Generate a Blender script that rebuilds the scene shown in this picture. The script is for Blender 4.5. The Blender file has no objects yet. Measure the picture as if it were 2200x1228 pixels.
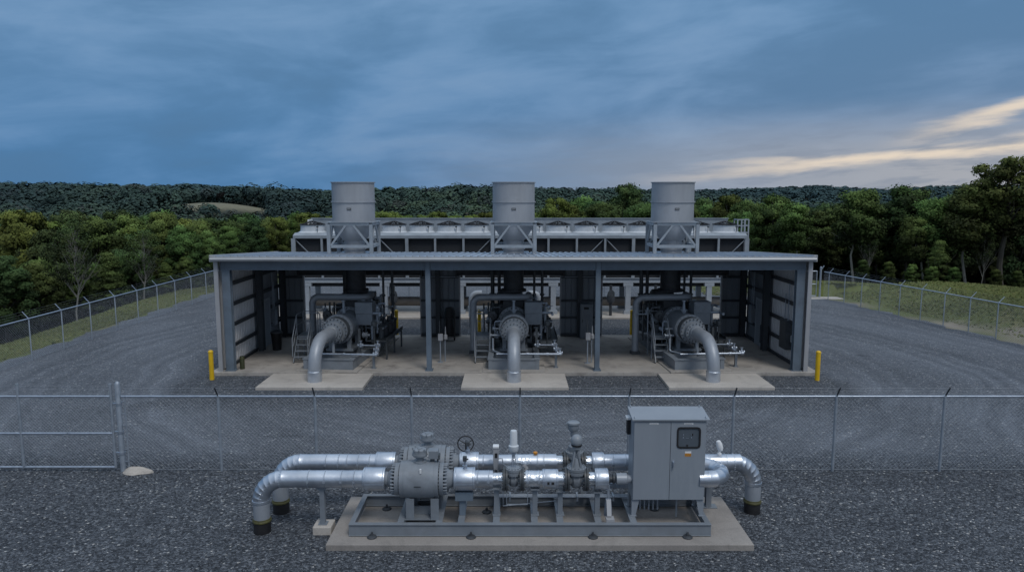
import bpy, math, random
import numpy as np
from mathutils import Vector, Matrix
random.seed(7)
R = math.radians
scene = bpy.context.scene
COL = scene.collection
# ---------------------------------------------------------------- camera
CAMH, FPX, HORIZ = 7.64, 1550.0, 415.0
PITCH = math.atan((614 - HORIZ) / FPX)
cam = bpy.data.cameras.new('camera'); camo = bpy.data.objects.new('camera', cam); COL.objects.link(camo)
camo.location = (0, 0, CAMH); camo.rotation_euler = (math.pi / 2 - PITCH, 0, 0)
cam.sensor_width = 36; cam.lens = FPX / 2200 * 36; cam.clip_end = 9000; cam.clip_start = .1
scene.camera = camo
def at(px, py, Y):
    u = (px - 1100) / FPX; v = (py - 614) / FPX
    cp, sp = math.cos(PITCH), math.sin(PITCH)
    t = Y / (cp - v * sp)
    return Vector((u * t, Y, CAMH + t * (-sp - v * cp)))
def X_at(px, Y, z=1.0):
    zc = Y * math.cos(PITCH) + (CAMH - z) * math.sin(PITCH)
    return (px - 1100) / FPX * zc
# ---------------------------------------------------------------- materials
def nodes(name):
    m = bpy.data.materials.new(name); m.use_nodes = True
    nt = m.node_tree; b = nt.nodes['Principled BSDF']
    return m, nt, b
def N(nt, t, **kw):
    n = nt.nodes.new(t)
    for k, v in kw.items():
        if k in n.inputs: n.inputs[k].default_value = v
        else: setattr(n, k, v)
    return n
def ramp(nt, src, stops, interp='LINEAR'):
    r = nt.nodes.new('ShaderNodeValToRGB'); r.color_ramp.interpolation = interp
    e = r.color_ramp.elements
    while len(e) < len(stops): e.new(.5)
    for i, (p, c) in enumerate(stops):
        e[i].position = p; e[i].color = (*c, 1) if len(c) == 3 else c
    nt.links.new(src, r.inputs[0]); return r
def mk(name, c1, c2=None, scale=3, rough=.5, metal=0.0, bump=0.0, bscale=30, stretch=None, rvar=.12, spec=.5, detail=6, grime=None):
    m, nt, b = nodes(name); L = nt.links.new
    tc = N(nt, 'ShaderNodeTexCoord'); src = tc.outputs['Object']
    if stretch:
        mp = N(nt, 'ShaderNodeMapping'); mp.inputs['Scale'].default_value = stretch
        L(src, mp.inputs[0]); src2 = mp.outputs[0]
    else: src2 = src
    c2 = c2 or tuple(x * .7 for x in c1)
    no = N(nt, 'ShaderNodeTexNoise', Scale=scale, Detail=detail, Roughness=.6); L(src2, no.inputs[0])
    rp = ramp(nt, no.outputs[0], [(.3, c2), (.7, c1)])
    col = rp.outputs[0]
    if grime:
        n3 = N(nt, 'ShaderNodeTexNoise', Scale=scale * .45, Detail=8, Roughness=.75); L(src2, n3.inputs[0])
        g = ramp(nt, n3.outputs[0], [(.5, (0, 0, 0)), (.68, (1, 1, 1))])
        mx = N(nt, 'ShaderNodeMixRGB'); mx.inputs[2].default_value = (*grime, 1)
        sc = N(nt, 'ShaderNodeMath', operation='MULTIPLY'); sc.inputs[1].default_value = .5
        L(g.outputs[0], sc.inputs[0]); L(sc.outputs[0], mx.inputs[0]); L(col, mx.inputs[1]); col = mx.outputs[0]
    L(col, b.inputs['Base Color'])
    b.inputs['Metallic'].default_value = metal
    mr = N(nt, 'ShaderNodeMapRange'); mr.inputs['To Min'].default_value = max(.03, rough - rvar); mr.inputs['To Max'].default_value = min(1, rough + rvar)
    L(no.outputs[0], mr.inputs[0]); L(mr.outputs[0], b.inputs['Roughness'])
    b.inputs['Specular IOR Level'].default_value = spec
    if bump:
        n2 = N(nt, 'ShaderNodeTexNoise', Scale=bscale, Detail=4); L(src, n2.inputs[0])
        bp = N(nt, 'ShaderNodeBump', Strength=bump, Distance=.02); L(n2.outputs[0], bp.inputs['Height']); L(bp.outputs[0], b.inputs['Normal'])
    return m
M = {}
M['paint'] = mk('grey_machine_paint', (.235, .265, .30), (.18, .205, .235), 2.5, .42, bump=.05, bscale=60, grime=(.12, .13, .14))
M['paint_dark'] = mk('dark_grey_paint', (.075, .088, .10), (.04, .046, .052), 3, .45)
M['steel_frame'] = mk('blue_grey_structural_steel', (.155, .20, .25), (.11, .145, .185), 1.4, .45, bump=.04, grime=(.09, .10, .12))
M['dark_steel'] = mk('dark_girt_steel', (.055, .066, .08), (.035, .042, .05), 2, .55)
M['black'] = mk('black_rubber', (.018, .018, .02), (.01, .01, .012), 6, .6)
M['engine'] = mk('dark_engine_iron', (.055, .062, .072), (.028, .032, .038), 5, .5)
M['skid'] = mk('skid_paint', (.215, .245, .28), (.165, .19, .22), 2, .42, bump=.05, grime=(.15, .16, .17))
M['cabinet'] = mk('cabinet_paint', (.27, .305, .345), (.23, .26, .30), 1.2, .42, bump=.03, bscale=90, grime=(.17, .205, .24), stretch=(1.6, 1.6, .3))
M['galv'] = mk('galvanised_steel', (.50, .56, .64), (.36, .41, .48), 9, .38, metal=.75)
M['galv_dull'] = mk('dull_galvanised_post', (.36, .41, .47), (.26, .30, .35), 6, .5, metal=.4)
M['wire'] = mk('fence_wire', (.34, .38, .43), (.26, .29, .33), 4, .5, metal=.2)
M['alu'] = mk('aluminium_cladding', (.68, .73, .80), (.48, .53, .60), 2.2, .40, metal=.92, bump=.35, bscale=5.5, rvar=.1, grime=(.45, .48, .52))
M['alu_foil'] = mk('crumpled_foil_wrap', (.82, .86, .92), (.55, .6, .65), 5, .3, metal=.95, bump=.9, bscale=11)
M['alu_pipe'] = mk('primed_grey_pipe', (.33, .36, .40), (.27, .30, .34), 3, .45, metal=.2)
M['stack'] = mk('weathered_stack_steel', (.38, .40, .43), (.29, .31, .34), 1.2, .5, metal=.25, stretch=(1, 1, .25), grime=(.26, .245, .22), bump=.06, bscale=20)
M['stackframe'] = mk('stack_frame_steel', (.33, .37, .41), (.25, .285, .32), 2, .45, metal=.2)
M['roof'] = mk('roof_sheet_steel', (.52, .58, .65), (.40, .45, .52), .8, .35, metal=.55)
M['trim'] = mk('pale_trim_steel', (.40, .41, .43), (.32, .33, .35), 1, .45, metal=.1)
M['gutter'] = mk('grey_gutter', (.46, .48, .50), (.38, .40, .42), 1.2, .4, metal=.1)
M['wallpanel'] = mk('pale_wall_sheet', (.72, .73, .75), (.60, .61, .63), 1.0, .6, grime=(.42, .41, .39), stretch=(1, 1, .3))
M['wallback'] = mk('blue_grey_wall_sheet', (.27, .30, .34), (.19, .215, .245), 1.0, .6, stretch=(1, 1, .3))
M['white'] = mk('white_painted_steel', (.36, .40, .45), (.28, .315, .355), 2, .45)
M['offwhite'] = mk('white_enamel', (.78, .80, .82), (.66, .68, .7), 4, .35)
M['fan'] = mk('fan_ring_paint', (.60, .64, .68), (.48, .52, .56), 3, .4)
M['screen'] = mk('dark_cooler_screen', (.022, .026, .032), (.012, .014, .018), 12, .75)
M['yellow'] = mk('yellow_bollard_paint', (.78, .50, .012), (.62, .38, .01), 2.5, .4, bump=.05, grime=(.45, .3, .04))
M['olive'] = mk('olive_paint', (.05, .055, .02), (.03, .035, .015), 3, .5)
M['amber'] = mk('amber_plastic', (.65, .28, .03), (.5, .2, .02), 6, .35)
M['red'] = mk('red_enamel', (.4, .03, .02), (.3, .02, .015), 6, .35)
M['glass'] = mk('dark_instrument_glass', (.10, .12, .145), (.08, .10, .12), 3, .12, rvar=.02)
M['rust'] = mk('brown_band', (.10, .095, .03), (.05, .05, .02), 12, .6)
M['brown_pipe'] = mk('brown_grey_header_pipe', (.17, .155, .14), (.11, .10, .09), 2, .5)
M['bark'] = mk('grey_brown_bark', (.10, .09, .075), (.05, .045, .04), 4, .9, stretch=(1, 1, .2), bump=.5)
M['bark_mid'] = mk('grey_twigs', (.25, .245, .225), (.15, .145, .13), 4, .9)
M['bark_pale'] = mk('pale_bark', (.32, .31, .285), (.2, .195, .175), 4, .9, stretch=(1, 1, .2), bump=.4)
def concrete(name, c1, c2, stain):
    m, nt, b = nodes(name); L = nt.links.new
    tc = N(nt, 'ShaderNodeTexCoord')
    n1 = N(nt, 'ShaderNodeTexNoise', Scale=.5, Detail=8, Roughness=.65); L(tc.outputs['Object'], n1.inputs[0])
    r1 = ramp(nt, n1.outputs[0], [(.3, c2), (.68, c1)])
    n2 = N(nt, 'ShaderNodeTexNoise', Scale=1.1, Detail=9, Roughness=.7, Distortion=.6); L(tc.outputs['Object'], n2.inputs[0])
    r2 = ramp(nt, n2.outputs[0], [(.5, (0, 0, 0)), (.72, (.7, .7, .7))])
    mx = N(nt, 'ShaderNodeMixRGB'); mx.inputs[2].default_value = (*stain, 1); L(r2.outputs[0], mx.inputs[0]); L(r1.outputs[0], mx.inputs[1])
    n3 = N(nt, 'ShaderNodeTexNoise', Scale=45, Detail=3); L(tc.outputs['Object'], n3.inputs[0])
    m2 = N(nt, 'ShaderNodeMixRGB', blend_type='MULTIPLY'); m2.inputs[0].default_value = .5
    r3 = ramp(nt, n3.outputs[0], [(.3, (.7, .7, .7)), (.7, (1.15, 1.15, 1.15))]); L(mx.outputs[0], m2.inputs[1]); L(r3.outputs[0], m2.inputs[2])
    L(m2.outputs[0], b.inputs['Base Color']); b.inputs['Roughness'].default_value = .85
    bp = N(nt, 'ShaderNodeBump', Strength=.25, Distance=.01); L(n3.outputs[0], bp.inputs['Height']); L(bp.outputs[0], b.inputs['Normal'])
    return m
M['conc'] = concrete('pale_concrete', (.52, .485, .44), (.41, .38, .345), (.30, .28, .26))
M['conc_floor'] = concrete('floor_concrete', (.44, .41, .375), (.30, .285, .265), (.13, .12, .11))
M['conc_skid'] = concrete('skid_pad_concrete', (.34, .315, .29), (.26, .24, .225), (.17, .16, .15))
def gravel():
    m, nt, b = nodes('crushed_grey_gravel'); L = nt.links.new
    tc = N(nt, 'ShaderNodeTexCoord'); o = tc.outputs['Object']
    v = N(nt, 'ShaderNodeTexVoronoi', Scale=21); v.inputs['Randomness'].default_value = 1; L(o, v.inputs['Vector'])
    v2 = N(nt, 'ShaderNodeTexVoronoi', Scale=47); L(o, v2.inputs['Vector'])
    # stone tone, with a few pale chips
    sep = N(nt, 'ShaderNodeSeparateColor'); L(v.outputs['Color'], sep.inputs[0])
    tone = ramp(nt, sep.outputs[0], [(0, (.026, .030, .037)), (.4, (.058, .066, .078)), (.8, (.115, .128, .148)), (.97, (.17, .185, .205)), (.993, (.42, .42, .41))])
    sep2 = N(nt, 'ShaderNodeSeparateColor'); L(v2.outputs['Color'], sep2.inputs[0])
    fine = ramp(nt, sep2.outputs[1], [(0, (.55, .55, .55)), (.9, (1.35, 1.35, 1.35)), (1, (2, 2, 1.9))])
    mx = N(nt, 'ShaderNodeMixRGB', blend_type='MULTIPLY'); mx.inputs[0].default_value = .8; L(tone.outputs[0], mx.inputs[1]); L(fine.outputs[0], mx.inputs[2])
    # compacted, dusty wheel lanes: broad stretched noise, lighter and smoother
    at_ = N(nt, 'ShaderNodeAttribute'); at_.attribute_name = 'lane'
    n1 = N(nt, 'ShaderNodeTexNoise', Scale=.35, Detail=8, Roughness=.62, Distortion=.2); L(o, n1.inputs[0])
    big = ramp(nt, n1.outputs[0], [(.32, (.75, .76, .78)), (.5, (1, 1, 1)), (.7, (1.22, 1.22, 1.22))])
    m2 = N(nt, 'ShaderNodeMixRGB', blend_type='MULTIPLY'); m2.inputs[0].default_value = .75; L(mx.outputs[0], m2.inputs[1]); L(big.outputs[0], m2.inputs[2])
    # arcs of tyre tracks
    mp = N(nt, 'ShaderNodeMapping'); mp.inputs['Location'].default_value = (0, -33, 0); L(o, mp.inputs[0])
    ln = N(nt, 'ShaderNodeVectorMath', operation='LENGTH'); L(mp.outputs[0], ln.inputs[0])
    n4 = N(nt, 'ShaderNodeTexNoise', Scale=.12, Detail=3); L(o, n4.inputs[0])
    ad = N(nt, 'ShaderNodeMath', operation='MULTIPLY_ADD'); ad.inputs[1].default_value = 4; L(n4.outputs[0], ad.inputs[0]); L(ln.outputs['Value'], ad.inputs[2])
    cx = N(nt, 'ShaderNodeCombineXYZ'); L(ad.outputs[0], cx.inputs[0])
    n5 = N(nt, 'ShaderNodeTexNoise', Scale=1.3, Detail=6, Roughness=.75); L(cx.outputs[0], n5.inputs[0])
    trk = ramp(nt, n5.outputs[0], [(.38, (.66, .67, .69)), (.5, (1, 1, 1)), (.64, (1.42, 1.42, 1.42))])
    sepa = N(nt, 'ShaderNodeSeparateColor'); L(at_.outputs['Color'], sepa.inputs[0])
    m3 = N(nt, 'ShaderNodeMixRGB', blend_type='MULTIPLY'); L(sepa.outputs[0], m3.inputs[0]); L(m2.outputs[0], m3.inputs[1]); L(trk.outputs[0], m3.inputs[2])
    # dust in the lanes
    dust = N(nt, 'ShaderNodeMixRGB'); dust.inputs[2].default_value = (.160, .180, .212, 1)
    sc = N(nt, 'ShaderNodeMath', operation='MULTIPLY'); sc.inputs[1].default_value = .62; L(sepa.outputs[0], sc.inputs[0])
    L(sc.outputs[0], dust.inputs[0]); L(m3.outputs[0], dust.inputs[1])
    tr2 = N(nt, 'ShaderNodeMixRGB', blend_type='MULTIPLY'); tr2.inputs[0].default_value = .7
    L(dust.outputs[0], tr2.inputs[1]); 
    trs = N(nt, 'ShaderNodeMixRGB'); trs.inputs[1].default_value = (1, 1, 1, 1); L(sepa.outputs[0], trs.inputs[0]); L(trk.outputs[0], trs.inputs[2]); L(trs.outputs[0], tr2.inputs[2])
    mpk = N(nt, 'ShaderNodeMapping'); mpk.inputs['Scale'].default_value = (.55, 2.0, 1); mpk.inputs['Rotation'].default_value = (0, 0, .15); L(o, mpk.inputs[0])
    nk = N(nt, 'ShaderNodeTexNoise', Scale=1.1, Detail=8, Roughness=.7, Distortion=.4); L(mpk.outputs[0], nk.inputs[0])
    rk = ramp(nt, nk.outputs[0], [(.33, (.55, .56, .58)), (.42, (1, 1, 1)), (.62, (1, 1, 1)), (.74, (1.3, 1.3, 1.3))])
    mk2 = N(nt, 'ShaderNodeMixRGB', blend_type='MULTIPLY'); mk2.inputs[0].default_value = .8; L(tr2.outputs[0], mk2.inputs[1]); L(rk.outputs[0], mk2.inputs[2]); tr2 = mk2
    # tan bare patches
    n6 = N(nt, 'ShaderNodeTexNoise', Scale=.55, Detail=7, Roughness=.6); mp6 = N(nt, 'ShaderNodeMapping'); mp6.inputs['Location'].default_value = (11, 4, 0); mp6.inputs['Scale'].default_value = (.6, 1.4, 1); L(o, mp6.inputs[0]); L(mp6.outputs[0], n6.inputs[0])
    tan = ramp(nt, n6.outputs[0], [(.70, (0, 0, 0)), (.78, (.6, .6, .6))])
    m5 = N(nt, 'ShaderNodeMixRGB'); m5.inputs[2].default_value = (.17, .155, .135, 1); L(tan.outputs[0], m5.inputs[0]); L(tr2.outputs[0], m5.inputs[1])
    L(m5.outputs[0], b.inputs['Base Color']); b.inputs['Roughness'].default_value = .82; b.inputs['Specular IOR Level'].default_value = .35
    inv = N(nt, 'ShaderNodeMath', operation='MULTIPLY_ADD'); inv.inputs[1].default_value = -1; inv.inputs[2].default_value = 1; L(v.outputs['Distance'], inv.inputs[0])
    st = N(nt, 'ShaderNodeMath', operation='MULTIPLY_ADD'); st.inputs[1].default_value = -.5; st.inputs[2].default_value = .95; L(sepa.outputs[0], st.inputs[0])
    bp = N(nt, 'ShaderNodeBump', Distance=.06); L(st.outputs[0], bp.inputs['Strength']); L(inv.outputs[0], bp.inputs['Height'])
    bp2 = N(nt, 'ShaderNodeBump', Strength=.5, Distance=.25); L(n1.outputs[0], bp2.inputs['Height']); L(bp.outputs[0], bp2.inputs['Normal'])
    L(bp2.outputs[0], b.inputs['Normal'])
    return m
M['gravel'] = gravel()
def vcol_mat(name, rough=.8, spread=.35, hue=True, trans=0.0, nscale=0, namt=.4):
    m, nt, b = nodes(name); L = nt.links.new
    a = N(nt, 'ShaderNodeAttribute'); a.attribute_name = 'tint'; c = a.outputs['Color']
    if hue:
        oi = N(nt, 'ShaderNodeObjectInfo')
        hs = N(nt, 'ShaderNodeHueSaturation')
        m1 = N(nt, 'ShaderNodeMapRange'); m1.inputs['To Min'].default_value = .49; m1.inputs['To Max'].default_value = .545; L(oi.outputs['Random'], m1.inputs[0])
        mu = N(nt, 'ShaderNodeMath', operation='MULTIPLY'); mu.inputs[1].default_value = 7.3; L(oi.outputs['Random'], mu.inputs[0])
        fr = N(nt, 'ShaderNodeMath', operation='FRACT'); L(mu.outputs[0], fr.inputs[0])
        m2 = N(nt, 'ShaderNodeMapRange'); m2.inputs['To Min'].default_value = 1 - spread; m2.inputs['To Max'].default_value = 1 + spread; L(fr.outputs[0], m2.inputs[0])
        L(m1.outputs[0], hs.inputs['Hue']); L(m2.outputs[0], hs.inputs['Value']); L(c, hs.inputs['Color']); c = hs.outputs[0]
    if nscale:
        tc = N(nt, 'ShaderNodeTexCoord'); no = N(nt, 'ShaderNodeTexNoise', Scale=nscale, Detail=8, Roughness=.7); L(tc.outputs['Object'], no.inputs[0])
        rr = ramp(nt, no.outputs[0], [(.3, (1 - namt,) * 3), (.7, (1 + namt,) * 3)])
        mx = N(nt, 'ShaderNodeMixRGB', blend_type='MULTIPLY'); mx.inputs[0].default_value = 1; L(c, mx.inputs[1]); L(rr.outputs[0], mx.inputs[2]); c = mx.outputs[0]
        bp = N(nt, 'ShaderNodeBump', Strength=.3, Distance=.15); L(no.outputs[0], bp.inputs['Height']); L(bp.outputs[0], b.inputs['Normal'])
    L(c, b.inputs['Base Color']); b.inputs['Roughness'].default_value = rough; b.inputs['Specular IOR Level'].default_value = .2
    return m
M['leaf'] = vcol_mat('tree_foliage', spread=.38)
M['far'] = vcol_mat('distant_foliage', hue=False)
M['ground'] = vcol_mat('grass_and_forest_floor', hue=False, nscale=.6, namt=.22)
M['grass'] = vcol_mat('grass_blades', hue=False)
# ---------------------------------------------------------------- mesh builder
def frame_of(d):
    d = Vector(d).normalized(); up = Vector((0, 0, 1)) if abs(d.z) < .95 else Vector((0, 1, 0))
    a = d.cross(up).normalized(); b = a.cross(d).normalized(); return a, b
def root_loc(o):
    v = Vector((0, 0, 0))
    while o: v += o.location; o = o.parent
    return v
class MB:
    def __init__(s): s.v = []; s.f = []; s.sm = []
    def add(s, vs, fs, smooth=False):
        k = len(s.v); s.v += [tuple(v) for v in vs]; s.f += [tuple(i + k for i in f) for f in fs]; s.sm += [smooth] * len(fs); return s
    def box(s, x0, x1, y0, y1, z0, z1):
        vs = [(x0, y0, z0), (x1, y0, z0), (x1, y1, z0), (x0, y1, z0), (x0, y0, z1), (x1, y0, z1), (x1, y1, z1), (x0, y1, z1)]
        return s.add(vs, [(0, 3, 2, 1), (4, 5, 6, 7), (0, 1, 5, 4), (1, 2, 6, 5), (2, 3, 7, 6), (3, 0, 4, 7)])
    def prism(s, poly, axis, a0, a1):   # poly in the two other axes
        def p(u, v, a): return {'x': (a, u, v), 'y': (u, a, v), 'z': (u, v, a)}[axis]
        n = len(poly); vs = [p(u, v, a0) for u, v in poly] + [p(u, v, a1) for u, v in poly]
        fs = [tuple(range(n)), tuple(range(2 * n - 1, n - 1, -1))] + [(i, i + n, (i + 1) % n + n, (i + 1) % n) for i in range(n)]
        return s.add(vs, fs)
    def bar(s, p, q, w, h=None):
        h = h or w; p = Vector(p); q = Vector(q); a, b = frame_of(q - p); a = a * w / 2; b = b * h / 2
        vs = [p - a - b, p + a - b, p + a + b, p - a + b, q - a - b, q + a - b, q + a + b, q - a + b]
        return s.add(vs, [(0, 3, 2, 1), (4, 5, 6, 7), (0, 1, 5, 4), (1, 2, 6, 5), (2, 3, 7, 6), (3, 0, 4, 7)])
    def ibeam(s, p, q, w, h, t=.02):
        p = Vector(p); q = Vector(q); a, b = frame_of(q - p)
        s.bar(p + b * (h / 2 - t / 2), q + b * (h / 2 - t / 2), w, t); s.bar(p - b * (h / 2 - t / 2), q - b * (h / 2 - t / 2), w, t)
        return s.bar(p, q, t, h - 2 * t - .002)
    def sweep(s, path, r, n=16, cap=True, smooth=True):
        P = [Vector(p) for p in path]; m = len(P); rr = r if isinstance(r, (list, tuple)) else [r] * m
        T = [((P[min(i + 1, m - 1)] - P[max(i - 1, 0)])) for i in range(m)]
        for i in range(m):
            if T[i].length < 1e-9: T[i] = P[min(i + 1, m - 1)] - P[0]
            T[i].normalize()
        a, b = frame_of(T[0]); vs = []
        for i in range(m):
            a = (a - T[i] * a.dot(T[i])).normalized(); b = T[i].cross(a)
            for k in range(n):
                t = 2 * math.pi * k / n; vs.append(P[i] + (a * math.cos(t) + b * math.sin(t)) * rr[i])
        fs = [(i * n + k, i * n + (k + 1) % n, (i + 1) * n + (k + 1) % n, (i + 1) * n + k) for i in range(m - 1) for k in range(n)]
        if cap: fs += [tuple(range(n - 1, -1, -1)), tuple(range((m - 1) * n, m * n))]
        return s.add(vs, fs, smooth)
    def lathe(s, o, d, prof, n=28, cap=True, smooth=True):
        o = Vector(o); d = Vector(d).normalized(); a, b = frame_of(d); vs = []
        for t, r in prof:
            for k in range(n):
                th = 2 * math.pi * k / n; vs.append(o + d * t + (a * math.cos(th) + b * math.sin(th)) * max(r, 1e-4))
        m = len(prof)
        fs = [(i * n + k, i * n + (k + 1) % n, (i + 1) * n + (k + 1) % n, (i + 1) * n + k) for i in range(m - 1) for k in range(n)]
        if cap: fs += [tuple(range(n - 1, -1, -1)), tuple(range((m - 1) * n, m * n))]
        return s.add(vs, fs, smooth)
    def cyl(s, p, q, r, n=16): return s.lathe(p, Vector(q) - Vector(p), [(0, r), ((Vector(q) - Vector(p)).length, r)], n)
    def bolts(s, o, d, rad, num, r=.018, l=.12, ph=0):
        o = Vector(o); d = Vector(d).normalized(); a, b = frame_of(d)
        for k in range(num):
            t = 2 * math.pi * (k + ph) / num; c = o + (a * math.cos(t) + b * math.sin(t)) * rad
            s.lathe(c - d * l / 2, d, [(0, r), (l, r)], 6, smooth=False)
        return s
    def build(s, name, mat, parent=None, loc=None, bevel=0, angle=35):
        org = root_loc(parent) if parent else Vector(loc or (0, 0, 0))
        me = bpy.data.meshes.new(name); me.from_pydata([tuple(Vector(v) - org) for v in s.v], [], s.f); me.validate()
        if len(me.polygons) == len(s.sm): me.polygons.foreach_set('use_smooth', s.sm)
        if any(s.sm): me.set_sharp_from_angle(angle=R(angle))
        me.materials.append(M[mat] if isinstance(mat, str) else mat)
        o = bpy.data.objects.new(name, me); COL.objects.link(o)
        if parent: o.parent = parent
        else: o.location = org
        if bevel:
            md = o.modifiers.new('bevel', 'BEVEL'); md.width = bevel; md.segments = 2; md.limit_method = 'ANGLE'; md.angle_limit = R(40)
        return o
def tag(o, label, cat, group=None, kind=None):
    if label: o['label'] = label
    if cat: o['category'] = cat
    if group: o['group'] = group
    if kind: o['kind'] = kind
    return o
def thing(name, label, cat, loc, group=None):
    o = bpy.data.objects.new(name, None); COL.objects.link(o); o.location = loc; o.empty_display_size = .3
    return tag(o, label, cat, group)
def part(mb, name, mat, parent, **kw): return mb.build(name, mat, parent, **kw)
def structure(o): o['kind'] = 'structure'; return o
def dup(root, loc, label, group=None, rotz=None, scale=None):
    def cp(o, par):
        c = o.copy(); COL.objects.link(c)
        if par: c.parent = par
        for ch in list(o.children): cp(ch, c)
        return c
    r = cp(root, None); r.location = loc; r['label'] = label
    if group: r['group'] = group
    if rotz is not None: r.rotation_euler = (0, 0, rotz)
    if scale is not None: r.scale = scale
    return r
def arc(c, r, a0, a1, ax1, ax2, n=10):
    c = Vector(c); ax1 = Vector(ax1); ax2 = Vector(ax2)
    return [c + ax1 * r * math.cos(a0 + (a1 - a0) * i / n) + ax2 * r * math.sin(a0 + (a1 - a0) * i / n) for i in range(n + 1)]
def elbow_path(p0, corner, p1, r, n=8):
    p0, corner, p1 = Vector(p0), Vector(corner), Vector(p1); d0 = (p0 - corner).normalized(); d1 = (p1 - corner).normalized()
    a = corner + d0 * r; b = corner + d1 * r; c = corner + d0 * r + d1 * r
    pts = [c - d1 * r * math.cos(t) - d0 * r * math.sin(t) for t in [math.pi / 2 * i / n for i in range(n + 1)]]
    return ([p0] if (p0 - a).length > .01 else []) + pts + ([p1] if (p1 - b).length > .01 else [])
# ---------------------------------------------------------------- terrain
def sm(t): t = np.clip(t, 0, 1); return t * t * (3 - 2 * t)
def fence_x(Y): return 22.8 + (52.5 - Y) * .18
PXA = [(-300, 393), (0, 392), (200, 391), (300, 399), (400, 407), (500, 411), (650, 408), (820, 402), (950, 397), (1000, 395), (1060, 399), (1150, 402), (1300, 404), (1400, 401), (1500, 405), (1600, 414), (1700, 424), (2500, 424)]
PXB = [(-300, 400), (0, 400), (300, 399), (400, 391), (600, 400), (700, 404), (800, 405), (1100, 405), (1500, 402), (1700, 397), (1750, 394), (1900, 402), (2000, 396), (2200, 394), (2500, 392)]
RA, RB = 430., 1050.
FIELD = (-.415 * 330, 330.)
def height(X, Y):
    X = np.asarray(X, float); Y = np.asarray(Y, float)
    dL = np.maximum(0, -23.4 - X); rx = np.where(Y < 54, fence_x(np.maximum(Y, -40)) + .5, 16 + 0 * Y)
    dR = np.maximum(0, X - rx); dB = np.maximum(0, Y - 61)
    wob = np.sin(X * .31 + Y * .17) * .5 + np.sin(X * .13 - Y * .29 + 1.3) * .5
    h = -.10 * np.minimum(dL, 4) - .30 * np.clip(dL - 4, 0, 20) - .05 * np.clip(dL - 24, 0, 60) - .05 * np.minimum(dB, 90)
    right = (1.25 + .3 * wob) * sm(dR / 7) * sm((70 - Y) / 24) * sm((Y + 10) / 20) - .075 * np.maximum(0, np.minimum(dR, 60) - 9) - .02 * np.maximum(0, Y - 56)
    h = np.where((dR > 0) & (dB <= 0), right, h)
    h = np.where((dR > 0) & (dB > 0), right - .05 * dB, h)
    h += .18 * wob * sm((dL + dB) / 6)
    r = np.hypot(X, Y); px = 1100 + FPX * np.where(Y > 1, X / np.maximum(Y, 1), np.sign(X) * 1)
    px = np.clip(px, -300, 2500)
    ya = np.interp(px, *zip(*PXA)); yb = np.interp(px, *zip(*PXB))
    za = CAMH + RA * (415 - ya - 9) / FPX - 10; zb = CAMH + RB * (415 - yb - 7) / FPX - 11
    hv = np.where(r < 130, -9, np.where(r < 210, -9 - 6 * sm((r - 130) / 80), np.where(r < RA, -15 + (za + 15) * sm((r - 210) / (RA - 210)) ,
         np.where(r < 700, za + (-16 - za) * sm((r - RA) / 270), np.where(r < RB, -16 + (zb + 16) * sm((r - 700) / (RB - 700)), zb + (-50 - zb) * sm((r - RB) / 900))))))
    big = np.sin(X * .021 + 2) * np.cos(Y * .017) * 2.2 * sm((r - 130) / 80) * sm((RA - r) / 60)
    hv = hv + big
    w = sm((r - 95) / 60); h = h * (1 - w) + hv * w
    g = np.exp(-(((X - FIELD[0]) / 42) ** 2 + ((Y - FIELD[1]) / 34) ** 2)); h = h + (3.5 - h) * g
    return h
rr = np.concatenate([np.linspace(2, 30, 8), np.geomspace(31.5, 120, 75), np.geomspace(123, 2600, 120)])
azs = np.concatenate([np.linspace(-46, 46, 300), np.linspace(50, 310, 53)])
na, nr = len(azs), len(rr)
A, RR = np.meshgrid(np.radians(azs), rr); TX = RR * np.sin(A); TY = RR * np.cos(A); TZ = height(TX, TY)
vs = np.stack([TX, TY, TZ - .02], -1).reshape(-1, 3)
fs = [(i * na + j, i * na + (j + 1) % na, (i + 1) * na + (j + 1) % na, (i + 1) * na + j) for i in range(nr - 1) for j in range(na)]
me = bpy.data.meshes.new('ground'); me.from_pydata(vs.tolist(), [], fs); me.polygons.foreach_set('use_smooth', [True] * len(fs))
tx, ty = TX.ravel(), TY.ravel(); r_ = np.hypot(tx, ty)
rng = np.random.default_rng(3)
gcol = np.tile([.102, .120, .035], (len(tx), 1)) * (1 + .15 * np.sin(tx * .4)[:, None] * np.cos(ty * .3)[:, None])
dist_edge = np.where(tx > 0, tx - fence_x(ty), -23.4 - tx)
dw = .9 + 3.6 * sm((46 - ty) / 9) + .9 * np.sin(ty * .9 + 1) + .6 * np.sin(tx * 2.1 + ty * 1.3)
dirt = (sm((dw - dist_edge) / 1.6) * (tx > 0) * (ty < 56) * (.55 + .45 * np.sin(tx * 1.7 + 2) * np.sin(ty * 1.1)))[:, None]
gcol = gcol * (1 - dirt) + np.array([.23, .20, .165]) * dirt
straw = (np.sin(tx * .21 + 1) * np.sin(ty * .35) > .55)[:, None]
gcol = np.where(straw, gcol * .5 + np.array([.19, .165, .08]) * .5, gcol)
far = ((r_ > 92) | (tx < -29.5 - 1.2 * np.sin(ty * .5)) | ((tx > 26) & (ty > 71)))[:, None]; gcol = np.where(far, [.018, .022, .012], gcol)
g = np.exp(-(((tx - FIELD[0]) / 30) ** 2 + ((ty - FIELD[1]) / 24) ** 2))[:, None]; gcol = np.where(g > .45, [.17, .165, .115], gcol)
ca = me.color_attributes.new('tint', 'FLOAT_COLOR', 'POINT'); ca.data.foreach_set('color', np.concatenate([gcol, np.ones((len(tx), 1))], 1).ravel().astype(np.float32))
me.materials.append(M['ground']); o = bpy.data.objects.new('ground', me); COL.objects.link(o); structure(o)
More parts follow.
